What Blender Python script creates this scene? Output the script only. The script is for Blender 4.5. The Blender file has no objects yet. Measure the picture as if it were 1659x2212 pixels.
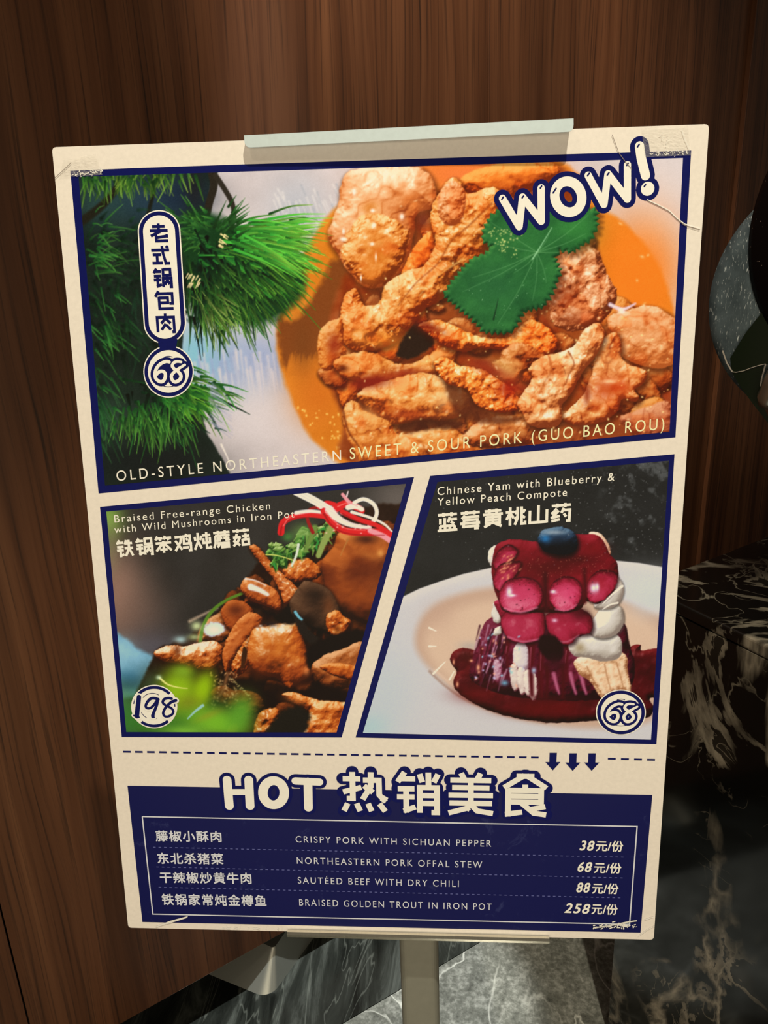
import bpy, bmesh, math
import numpy as np
from mathutils import Vector, Matrix
from mathutils.geometry import delaunay_2d_cdt

C = bpy.context.scene.collection
sc = bpy.context.scene

# ---------------------------------------------------------------- camera (phone held 1.4 m up, pitched down at the sign)
CAM = Vector((0, 0, 1.40))
RIGHT = Vector((0.99830, 0.04700, -0.03570)); BACK = Vector((0.0555, -0.9539, 0.2951)).normalized()
UP = BACK.cross(RIGHT).normalized(); RIGHT = UP.cross(BACK).normalized()
FOC, CX, CY = 1534.0, 829.5, 1106.0
cd = bpy.data.cameras.new('camera'); cam = bpy.data.objects.new('camera', cd); C.objects.link(cam)
cam.matrix_world = Matrix(((RIGHT.x, UP.x, BACK.x, CAM.x), (RIGHT.y, UP.y, BACK.y, CAM.y), (RIGHT.z, UP.z, BACK.z, CAM.z), (0, 0, 0, 1)))
cd.sensor_fit = 'VERTICAL'; cd.sensor_height = 36; cd.lens = 36 * FOC / 2212
cd.clip_start = 0.02
sc.camera = cam

# ---------------------------------------------------------------- light
sc.view_settings.view_transform = 'Standard'; sc.view_settings.look = 'None'
sc.view_settings.gamma = 1; sc.view_settings.use_curve_mapping = False
sc.view_settings.exposure = 0.0
w = bpy.data.worlds.new('World'); sc.world = w; w.use_nodes = True
w.node_tree.nodes['Background'].inputs[0].default_value = (1.0, 0.86, 0.68, 1); w.node_tree.nodes['Background'].inputs[1].default_value = 0.075

def lamp(name, kind, loc, aim, power, col, size=0.05, ang=60, blend=.5, sy=None):
    l = bpy.data.lights.new(name, kind); o = bpy.data.objects.new(name, l); C.objects.link(o)
    o.location = loc; o.rotation_euler = (Vector(aim) - Vector(loc)).to_track_quat('-Z', 'Y').to_euler()
    l.energy = power; l.color = col
    if kind == 'SPOT': l.spot_size = math.radians(ang); l.spot_blend = blend; l.shadow_soft_size = size
    elif kind == 'AREA':
        l.size = size
        if sy: l.shape = 'RECTANGLE'; l.size_y = sy
    else: l.shadow_soft_size = size
    return o
lamp('overhead_spot', 'SPOT', (0.36, -0.25, 3.5), (0.0, 0.56, 1.15), 218, (1.0, .92, .70), .022, 31, .5)      # over the sign, casts the clip's hard shadow
lamp('overhead_spot', 'SPOT', (-0.55, -0.25, 2.75), (0.0, 0.6, 1.0), 10, (1.0, .84, .60), .03, 34, .6)
lamp('room_glow', 'AREA', (-0.1, -2.1, .95), (0.1, .6, .9), 34, (1.0, .84, .585), 2.0, sy=1.4)                  # the lit dining room behind
lamp('overhead_spot', 'SPOT', (-0.15, 1.17, 2.75), (-0.155, 1.075, 0), 400, (.97, 1.0, .93), .03, 16.0, .3)      # added spot on the floor; its cone edge stands in for a shadow band
lamp('overhead_spot', 'SPOT', (0.0, 0.62, 2.95), (0.12, 1.50, 1.85), 165, (1.0, .88, .70), .06, 54, .95)       # added spot to brighten the walnut, no known fixture

# ---------------------------------------------------------------- helpers
def tag(o, label=None, cat=None, group=None, kind=None):
    if label: o['label'] = label
    if cat: o['category'] = cat
    if group: o['group'] = group
    if kind: o['kind'] = kind
    return o

def thing(name, label, cat, mat=None):
    o = bpy.data.objects.new(name, None); C.objects.link(o)
    if mat is not None: o.matrix_world = mat
    return tag(o, label, cat)

def mesh_obj(name, verts, faces, m, parent=None, smooth=False):
    me = bpy.data.meshes.new(name); me.from_pydata([tuple(v) for v in verts], [], faces); me.update()
    if smooth: me.shade_smooth()
    o = bpy.data.objects.new(name, me); C.objects.link(o); me.materials.append(m)
    if parent: o.parent = parent
    return o

def bm_obj(name, bm, m, parent=None, smooth=False):
    bmesh.ops.recalc_face_normals(bm, faces=bm.faces[:])
    me = bpy.data.meshes.new(name); bm.to_mesh(me); bm.free()
    if smooth: me.shade_smooth()
    o = bpy.data.objects.new(name, me); C.objects.link(o); me.materials.append(m)
    if parent: o.parent = parent
    return o

def bevel(o, wd, seg=3, ang=30):
    md = o.modifiers.new('bevel', 'BEVEL'); md.width = wd; md.segments = seg; md.limit_method = 'ANGLE'; md.angle_limit = math.radians(ang)
    return o

def prism(bm, pts, d):
    """Solid from a planar outline (3-D points) pushed along vector d."""
    a = [bm.verts.new(p) for p in pts]; b = [bm.verts.new(Vector(p) + Vector(d)) for p in pts]
    bm.faces.new(a); bm.faces.new(b[::-1]); n = len(a)
    for i in range(n): bm.faces.new((a[i], a[(i + 1) % n], b[(i + 1) % n], b[i]))

def lathe(bm, prof, axis_mat, seg=96):
    rings = []
    for r, z in prof:
        if r < 1e-6: rings.append([bm.verts.new(axis_mat @ Vector((0, 0, z)))])
        else: rings.append([bm.verts.new(axis_mat @ Vector((r * math.cos(2 * math.pi * k / seg), r * math.sin(2 * math.pi * k / seg), z))) for k in range(seg)])
    for a, b in zip(rings, rings[1:]):
        for k in range(seg):
            q = (k + 1) % seg
            if len(a) == 1 and len(b) == 1: continue
            if len(a) == 1: bm.faces.new((a[0], b[k], b[q]))
            elif len(b) == 1: bm.faces.new((a[k], a[q], b[0]))
            else: bm.faces.new((a[k], a[q], b[q], b[k]))

def ray(x, y): return RIGHT * ((x - CX) / FOC) - UP * ((y - CY) / FOC) - BACK
def on_z(x, y, z):
    d = ray(x, y); return CAM + d * ((z - CAM.z) / d.z)
def on_plane(x, y, p, n):
    d = ray(x, y); return CAM + d * ((Vector(p) - CAM).dot(n) / d.dot(n))

def lin(c):
    c = np.asarray(c, float) / 255.0
    return np.where(c <= .04045, c / 12.92, ((c + .055) / 1.055) ** 2.4)
WARM = np.array([.84, .765, .60])         # room light on the print: ink colour = seen colour / this
def ink(rgb): return np.clip(lin(rgb) / WARM, 0.002, .93)

# ---------------------------------------------------------------- materials
class NT:
    def __init__(s, name):
        s.m = bpy.data.materials.new(name); s.m.use_nodes = True; s.t = s.m.node_tree; s.b = s.t.nodes['Principled BSDF']
    def n(s, typ, **kw):
        o = s.t.nodes.new(typ)
        for k, v in kw.items():
            if hasattr(o, k) and not k.startswith('i_'): setattr(o, k, v)
            else: o.inputs[k.replace('i_', '').replace('_', ' ')].default_value = v
        return o
    def l(s, a, b): s.t.links.new(a, b)
    def ramp(s, fac, stops, interp='LINEAR'):
        r = s.t.nodes.new('ShaderNodeValToRGB'); r.color_ramp.interpolation = interp
        e = r.color_ramp.elements
        while len(e) < len(stops): e.new(.5)
        for q, (p, c) in zip(e, stops):
            q.position = p; q.color = (*c, 1) if len(c) == 3 else c
        s.l(fac, r.inputs[0]); return r.outputs[0]
    def mix(s, f, a, b, mode='MIX'):
        r = s.t.nodes.new('ShaderNodeMix'); r.data_type = 'RGBA'; r.blend_type = mode
        for sock, v in ((r.inputs[0], f), (r.inputs[6], a), (r.inputs[7], b)):
            if hasattr(v, 'is_output'): s.l(v, sock)
            elif isinstance(v, (int, float)): sock.default_value = v
            else: sock.default_value = (*v, 1)
        return r.outputs[2]
    def math(s, op, a, b=0.0):
        r = s.t.nodes.new('ShaderNodeMath'); r.operation = op
        for sock, v in ((r.inputs[0], a), (r.inputs[1], b)):
            if hasattr(v, 'is_output'): s.l(v, sock)
            else: sock.default_value = v
        return r.outputs[0]
    def coords(s, scale=(1, 1, 1), rot=(0, 0, 0), loc=(0, 0, 0)):
        c = s.t.nodes.new('ShaderNodeTexCoord'); m = s.t.nodes.new('ShaderNodeMapping')
        m.inputs['Scale'].default_value = scale; m.inputs['Rotation'].default_value = rot; m.inputs['Location'].default_value = loc
        s.l(c.outputs['Object'], m.inputs[0]); return m.outputs[0]
    def noise(s, vec, scale, detail=4, rough=.55, dist=0.0):
        r = s.t.nodes.new('ShaderNodeTexNoise'); s.l(vec, r.inputs['Vector'])
        r.inputs['Scale'].default_value = scale; r.inputs['Detail'].default_value = detail; r.inputs['Roughness'].default_value = rough; r.inputs['Distortion'].default_value = dist
        return r.outputs[0]
    def bump(s, h, strength, dist=.001):
        r = s.t.nodes.new('ShaderNodeBump'); r.inputs['Strength'].default_value = strength; r.inputs['Distance'].default_value = dist
        s.l(h, r.inputs['Height']); s.l(r.outputs[0], s.b.inputs['Normal'])

def mat_plain(name, col, rough=.5, metal=0.0, spec=.5, vary=0.0, vscale=40):
    t = NT(name)
    c = tuple(float(x) for x in col)
    if vary:
        n = t.noise(t.coords(), vscale, 5)
        t.l(t.ramp(n, [(.25, tuple(x * (1 - vary) for x in c)), (.75, tuple(min(1, x * (1 + vary)) for x in c))]), t.b.inputs['Base Color'])
    else: t.b.inputs['Base Color'].default_value = (*c, 1)
    t.b.inputs['Roughness'].default_value = rough; t.b.inputs['Metallic'].default_value = metal; t.b.inputs['Specular IOR Level'].default_value = spec
    return t.m

def mat_wood():
    t = NT('walnut_veneer')
    v = t.coords((1, 1, 1))
    warp = t.noise(t.coords((3, 3, .35)), 1.3, 3)
    add = t.n('ShaderNodeVectorMath', operation='MULTIPLY_ADD'); t.l(warp, add.inputs[0]); add.inputs[1].default_value = (.10, 0, 0); t.l(v, add.inputs[2])
    mp = t.n('ShaderNodeMapping'); mp.inputs['Scale'].default_value = (1, 1, .02); t.l(add.outputs[0], mp.inputs[0])
    g1 = t.noise(mp.outputs[0], 26, 6, .62)                  # broad figure
    mp2 = t.n('ShaderNodeMapping'); mp2.inputs['Scale'].default_value = (1, 1, .012); t.l(add.outputs[0], mp2.inputs[0])
    g2 = t.noise(mp2.outputs[0], 190, 4, .6)                 # fine pores
    mp3 = t.n('ShaderNodeMapping'); mp3.inputs['Scale'].default_value = (1, 1, .05); t.l(add.outputs[0], mp3.inputs[0])
    g3 = t.noise(mp3.outputs[0], 6, 2, .5)
    c1 = t.ramp(g1, [(.25, (.036, .0125, .0055)), (.45, (.092, .034, .0145)), (.62, (.132, .052, .023)), (.8, (.190, .080, .036))])
    c2 = t.mix(t.ramp(g2, [(.30, (.9,) * 3), (.48, (0, 0, 0))]), c1, (.022, .010, .006))
    c3 = t.mix(.7, c2, t.ramp(g3, [(.3, (.55,) * 3), (.7, (1.25,) * 3)]), 'MULTIPLY')
    t.l(c3, t.b.inputs['Base Color'])
    t.b.inputs['Roughness'].default_value = .42; t.b.inputs['Specular IOR Level'].default_value = .35
    t.bump(g2, .12, .0006)
    return t.m

def mat_black_marble():
    t = NT('black_marble')
    v = t.coords((1, 1, 1), (0.3, .5, .9))
    st = t.coords((1.0, 1.0, .62), (.5, .2, .4))
    big = t.noise(st, 3.0, 6, .50, 1.5)
    vein = t.ramp(t.math('ABSOLUTE', t.math('SUBTRACT', big, .5)), [(.0, (1, 1, 1)), (.014, (.5, .5, .5)), (.030, (0, 0, 0))])
    mask = t.ramp(t.noise(v, 4.4, 3, .5, .6), [(.43, (0, 0, 0)), (.50, (1, 1, 1))])
    patch = t.ramp(t.noise(st, 4.6, 6, .55, 1.9), [(.575, (0, 0, 0)), (.587, (.45, .45, .45)), (.635, (.85, .85, .85)), (.642, (.05, .05, .05))])
    thin = t.ramp(t.math('ABSOLUTE', t.math('SUBTRACT', t.noise(v, 7, 4, .5, 1.6), .5)), [(0, (.6, .6, .6)), (.009, (0, 0, 0))])
    f = t.math('MULTIPLY', t.math('MAXIMUM', t.math('MAXIMUM', vein, patch), thin), mask)
    col = t.ramp(t.noise(v, 22, 4), [(.3, (.10, .085, .066)), (.7, (.36, .315, .25))])
    t.l(t.mix(f, (.0035, .0033, .003), col), t.b.inputs['Base Color'])
    t.b.inputs['Roughness'].default_value = .10; t.b.inputs['Specular IOR Level'].default_value = .45
    return t.m

def mat_grey_marble():
    t = NT('grey_marble')
    v = t.coords()
    n1 = t.noise(v, 24, 10, .68, .4)
    base = t.ramp(t.mix(.5, n1, t.noise(v, 95, 6, .65)), [(.36, (.075, .078, .070)), (.5, (.17, .174, .158)), (.62, (.34, .345, .32))])
    r1 = t.math('ABSOLUTE', t.math('SUBTRACT', t.noise(v, 4.2, 5, .5, .9), .5))
    ve = t.ramp(r1, [(0, (1, 1, 1)), (.006, (.55, .55, .55)), (.013, (0, 0, 0))])
    msk = t.ramp(t.noise(v, 3.1, 2), [(.40, (0, 0, 0)), (.55, (1, 1, 1))])
    t.l(t.mix(t.math('MULTIPLY', ve, msk), base, (.62, .62, .58)), t.b.inputs['Base Color'])
    t.b.inputs['Roughness'].default_value = .16
    return t.m

def mat_dark_marble():
    t = NT('dark_streaked_marble')
    v = t.coords((1, .22, 1), (0, 0, -math.radians(72)))
    n1 = t.noise(v, 15, 9, .66, .8)
    base = t.ramp(n1, [(.36, (.008, .009, .008)), (.50, (.026, .029, .026)), (.60, (.075, .082, .076)), (.72, (.15, .16, .15))])
    r1 = t.math('ABSOLUTE', t.math('SUBTRACT', t.noise(v, 7, 4, .5, 1.2), .5))
    ve = t.ramp(r1, [(0, (.22, .22, .22)), (.006, (0, 0, 0))])
    t.l(t.mix(ve, base, (.30, .32, .29)), t.b.inputs['Base Color'])
    t.b.inputs['Roughness'].default_value = .16
    return t.m

def mat_brushed(name, col, rough=.35, sc_=(1, 60, 1), amt=.2, rot=(0, 0, 0)):
    t = NT(name)
    n = t.noise(t.coords(sc_, rot), 30, 4, .6)
    t.l(t.ramp(n, [(.3, tuple(c * (1 - amt) for c in col)), (.7, tuple(min(1, c * (1 + amt)) for c in col))]), t.b.inputs['Base Color'])
    t.b.inputs['Metallic'].default_value = .85; t.b.inputs['Roughness'].default_value = rough
    return t.m

M_wood, M_bm, M_gm, M_dm = mat_wood(), mat_black_marble(), mat_grey_marble(), mat_dark_marble()
M_dark = mat_plain('dark_gap', (.006, .004, .003), .8)

# ---------------------------------------------------------------- the room: walnut wall, marble floor
UW = Vector((.8, .6, 0)); NW = Vector((.6, -.8, 0)); WD = 1.129       # wall runs along UW, faces NW, 1.129 m from the camera
def wall_pt(s, z, off=0.0): return NW * (-WD + off) + UW * s + Vector((0, 0, z))
wm = Matrix((( UW.x, -NW.x, 0, -NW.x * WD), (UW.y, -NW.y, 0, -NW.y * WD), (0, 0, 1, 0), (0, 0, 0, 1)))   # local x along wall, y into it
def wall_s(x, y):
    p = on_plane(x, y, NW * -WD, NW); return p.dot(UW)
SE = [wall_s(40, 2120), wall_s(1055, 120), wall_s(1600, 250)]
bm = bmesh.new()
cuts = [-3.0, SE[0], SE[1], SE[2], 7.0]
for i, (a, b) in enumerate(zip(cuts, cuts[1:])):
    f = -.012 if i == 3 else 0
    prism(bm, [Vector((a + .0012, f, .10)), Vector((b - .0012, f, .10)), Vector((b - .0012, f, 2.9)), Vector((a + .0012, f, 2.9))], (0, .03, 0))
o = bm_obj('wall_back', bm, M_wood); o.matrix_world = wm; tag(o, kind='structure'); bevel(o, .0008, 2)
bm = bmesh.new()
prism(bm, [Vector((-3.0, .035, .0)), Vector((7.0, .035, .0)), Vector((7.0, .035, 2.9)), Vector((-3.0, .035, 2.9))], (0, .02, 0))
o = bm_obj('trim_1', bm, M_dark); o.matrix_world = wm; o.location += Vector((-.6 * .10, .8 * .10, 0)); tag(o, kind='structure')
# floor: a dark streaked border along the wall, grey slabs in the room
A = on_z(740, 2212, 0); B = on_z(1030, 2040, 0); D = (B - A).normalized(); N = Vector((D.y, -D.x, 0))
bm = bmesh.new()
prism(bm, [A - D * 2.5, A + D * 8, A + D * 8 + N * 5, A - D * 2.5 + N * 5], (0, 0, -.05)); bm_obj('floor', bm, M_gm)['kind'] = 'structure'
bm = bmesh.new()
q = -N * .0015
prism(bm, [A - D * 2.5 + q, A + D * 8 + q, A + D * 8 - N * .9, A - D * 2.5 - N * .9], (0, 0, -.05)); bm_obj('floor', bm, M_dm)['kind'] = 'structure'

# ---------------------------------------------------------------- printed dish pictures (painted in code, sRGB 0-255)
class Canvas:
    """A small raster painter in poster-print coordinates; the result becomes the ink colour of a flat printed panel."""
    def __init__(s, x0, y0, x1, y1, res, col):
        s.x0, s.y0, s.res = x0, y0, res
        s.w = int((x1 - x0) * res) + 1
        s.h = int((y1 - y0) * res) + 1
        s.a = np.empty((s.h, s.w, 3)); s.a[:] = col
        s.X, s.Y = np.meshgrid(x0 + np.arange(s.w) / res, y0 + np.arange(s.h) / res)

    def box(s, xa, ya, xb, yb):
        i0 = max(0, int((ya - s.y0) * s.res)); i1 = min(s.h, int((yb - s.y0) * s.res) + 2)
        j0 = max(0, int((xa - s.x0) * s.res)); j1 = min(s.w, int((xb - s.x0) * s.res) + 2)
        return (slice(i0, max(i0, i1)), slice(j0, max(j0, j1)))

    def noise(s, scale, seed, sl=None, octv=3, ax=1.0, ang=0.0):
        """Fractal value noise in 0..1, feature size `scale`, stretched by ax along direction ang."""
        X, Y = (s.X, s.Y) if sl is None else (s.X[sl], s.Y[sl])
        ca, sa = math.cos(ang), math.sin(ang)
        U = (X * ca + Y * sa) / ax; V = -X * sa + Y * ca
        out = np.zeros(X.shape); amp = 1.0; tot = 0.0
        tab = np.random.RandomState(seed).rand(256, 256)
        for o in range(octv):
            k = (2 ** o) / scale
            u = U * k + 37.3 * o + 500; v = V * k + 11.7 * o + 500
            iu = np.floor(u).astype(int); iv = np.floor(v).astype(int)
            fu = u - iu; fv = v - iv
            fu = fu * fu * (3 - 2 * fu); fv = fv * fv * (3 - 2 * fv)
            a = tab[iv & 255, iu & 255]; b = tab[iv & 255, (iu + 1) & 255]
            c = tab[(iv + 1) & 255, iu & 255]; d = tab[(iv + 1) & 255, (iu + 1) & 255]
            out += amp * ((a * (1 - fu) + b * fu) * (1 - fv) + (c * (1 - fu) + d * fu) * fv)
            tot += amp; amp *= 0.55
        return out / tot

    def put(s, sl, col, m):
        m = np.clip(m, 0, 1)[..., None]
        s.a[sl] = s.a[sl] * (1 - m) + np.asarray(col, float) * m

    def sd(s, pts, pad):
        """Signed distance (inside > 0) to a closed outline, on its padded box."""
        P = np.asarray(pts, float)
        sl = s.box(P[:, 0].min() - pad, P[:, 1].min() - pad, P[:, 0].max() + pad, P[:, 1].max() + pad)
        X, Y = s.X[sl], s.Y[sl]
        d2 = np.full(X.shape, 1e12); ins = np.zeros(X.shape, bool)
        Q = np.roll(P, -1, 0)
        for (ax, ay), (bx, by) in zip(P, Q):
            ex, ey = bx - ax, by - ay
            L = ex * ex + ey * ey
            if L < 1e-9: continue
            t = np.clip(((X - ax) * ex + (Y - ay) * ey) / L, 0, 1)
            np.minimum(d2, (X - ax - t * ex) ** 2 + (Y - ay - t * ey) ** 2, out=d2)
            if (ay > Y.min() - 1e9) and ay != by:
                c = ((ay > Y) != (by > Y)) & (X < ex * (Y - ay) / ey + ax)
                ins ^= c
        d = np.sqrt(d2)
        return sl, np.where(ins, d, -d)

    def fill(s, pts, col, soft=1.5, jag=0, js=8, smooth=True, alpha=1.0, seed=1, vary=0, vs=20):
        P = spline(pts, 5, True) if smooth else pts
        sl, d = s.sd(P, soft * 2 + jag * 2 + 2)
        if d.size == 0: return
        if jag: d = d + (s.noise(js, seed, sl) - 0.5) * 2 * jag
        c = np.asarray(col, float)
        if vary: c = c + ((s.noise(vs, seed + 5, sl) - 0.5) * 2 * vary)[..., None]
        s.put(sl, c, (d / soft + 0.5 if soft < 3 else sstep(-soft, soft, d)) * alpha)

    def blob(s, pts, ramp, R=30, bump=3, bs=10, soft=1.5, light=(-.35, -.75, .6), tone=.25, ts=40, jag=2,
             seed=1, spec=0.0, sp=30, wr=0.0, smooth=True, shade=0.0, lo=0.0, hi=1.0, alpha=1.0):
        """A lump: the outline swells to a rounded height, takes bumps, and is coloured by a ramp of how it faces the light."""
        P = spline(pts, 5, True) if smooth else np.asarray(pts, float)
        if shade:
            sl, d = s.sd(P + np.array([shade * .3, shade * .6]), shade * 2 + 2)
            if d.size: s.put(sl, np.asarray(ramp[0], float) * .55, sstep(-shade * 1.3, shade * .6, d) * .75)
        sl, d = s.sd(P, soft * 2 + jag * 2 + 3)
        if d.size == 0 or min(d.shape) < 3: return
        d = d + (s.noise(bs * .8, seed, sl) - .5) * 2 * jag
        t = np.clip(d / R, 0, 1)
        h = R * .8 * np.sqrt(1 - (1 - t) ** 2) + bump * 1.1 * (s.noise(bs * 1.7, seed + 3, sl, 2) - .5) * 2 + bump * .13 * (s.noise(bs * .45, seed + 4, sl, 2) - .5) * 2
        gy, gx = np.gradient(h); gx *= s.res; gy *= s.res
        n = np.sqrt(gx * gx + gy * gy + 1)
        L = np.array(light, float); L /= np.linalg.norm(L)
        lam = (-gx * L[0] - gy * L[1] + L[2]) / n
        v = lam * .92 + .06 + (s.noise(ts, seed + 7, sl) - .5) * 2 * tone
        if wr:
            k = np.abs(s.noise(bs * 2.6, seed + 9, sl, 3) - .5)
            v = v - wr * (1 - sstep(0, .05, k)) + wr * .35 * sstep(.05, .12, k) * (1 - sstep(.12, .22, k))
        v = lo + (hi - lo) * np.clip(v, 0, 1)
        c = rampc(ramp, v)
        if spec:
            H = L + np.array([0, 0, 1.0]); H /= np.linalg.norm(H)
            q = np.clip((-gx * H[0] - gy * H[1] + H[2]) / n, 0, 1) ** sp
            q = q * sstep(.45, .75, s.noise(bs * .9, seed + 11, sl, 2)) * spec
            c = c + (np.array([255, 245, 225.]) - c) * np.clip(q, 0, 1)[..., None]
        s.put(sl, c, (d / soft + .5) * alpha)

    def stroke(s, pts, w0, w1, col, soft=1.2, alpha=1.0, col2=None, smooth=True):
        P = spline(pts, 4, False) if (smooth and len(pts) > 2) else np.asarray(pts, float)
        pad = max(w0, w1) + soft + 1
        sl = s.box(P[:, 0].min() - pad, P[:, 1].min() - pad, P[:, 0].max() + pad, P[:, 1].max() + pad)
        X, Y = s.X[sl], s.Y[sl]
        if X.size == 0: return
        best = np.full(X.shape, -1e9); tt = np.zeros(X.shape); n = len(P) - 1
        for k in range(n):
            ax, ay = P[k]; ex, ey = P[k + 1] - P[k]
            L = ex * ex + ey * ey + 1e-9
            t = np.clip(((X - ax) * ex + (Y - ay) * ey) / L, 0, 1)
            g = (k + t) / n
            v = (w0 + (w1 - w0) * g) / 2 - np.sqrt((X - ax - t * ex) ** 2 + (Y - ay - t * ey) ** 2)
            m = v > best
            best = np.where(m, v, best); tt = np.where(m, g, tt)
        c = np.asarray(col, float)
        if col2 is not None: c = c * (1 - tt[..., None]) + np.asarray(col2, float) * tt[..., None]
        s.put(sl, c, (best / soft + .5) * alpha)

    def glow(s, x, y, rx, ry, col, alpha=1.0, ang=0.0, p=1.0):
        R = max(rx, ry) * 2.2
        sl = s.box(x - R, y - R, x + R, y + R)
        X, Y = s.X[sl] - x, s.Y[sl] - y
        ca, sa = math.cos(ang), math.sin(ang)
        q = ((X * ca + Y * sa) / rx) ** 2 + ((-X * sa + Y * ca) / ry) ** 2
        s.put(sl, col, np.exp(-q ** p) * alpha)

    def specks(s, n, poly, col, r=(1, 2), seed=1, alpha=.9):
        R = np.random.RandomState(seed)
        P = np.asarray(poly, float); lo, hi = P.min(0), P.max(0)
        for _ in range(n):
            x, y = lo + (hi - lo) * R.rand(2)
            if inside(P, x, y):
                q = r[0] + (r[1] - r[0]) * R.rand()
                s.glow(x, y, q, q * (0.7 + R.rand()), col, alpha, R.rand() * 3)


def sstep(a, b, x):
    t = np.clip((x - a) / (b - a), 0, 1)
    return t * t * (3 - 2 * t)

def rampc(ramp, v):
    R = np.asarray(ramp, float); xs = np.linspace(0, 1, len(R))
    return np.stack([np.interp(v, xs, R[:, k]) for k in range(3)], -1)

def spline(pts, n, closed):
    P = np.asarray(pts, float); N = len(P)
    if N < 3: return P
    out = []
    for i in range(N if closed else N - 1):
        if closed: a, b, c, d = P[(i - 1) % N], P[i], P[(i + 1) % N], P[(i + 2) % N]
        else: a, b, c, d = P[max(i - 1, 0)], P[i], P[i + 1], P[min(i + 2, N - 1)]
        for k in range(n):
            t = k / n
            out.append(.5 * ((2 * b) + (c - a) * t + (2 * a - 5 * b + 4 * c - d) * t * t + (3 * b - a - 3 * c + d) * t ** 3))
    if not closed: out.append(P[-1])
    return np.array(out)

def inside(P, x, y):
    c = False; j = len(P) - 1
    for i in range(len(P)):
        if (P[i][1] > y) != (P[j][1] > y) and x < (P[j][0] - P[i][0]) * (y - P[i][1]) / (P[j][1] - P[i][1]) + P[i][0]: c = not c
        j = i
    return c


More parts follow.
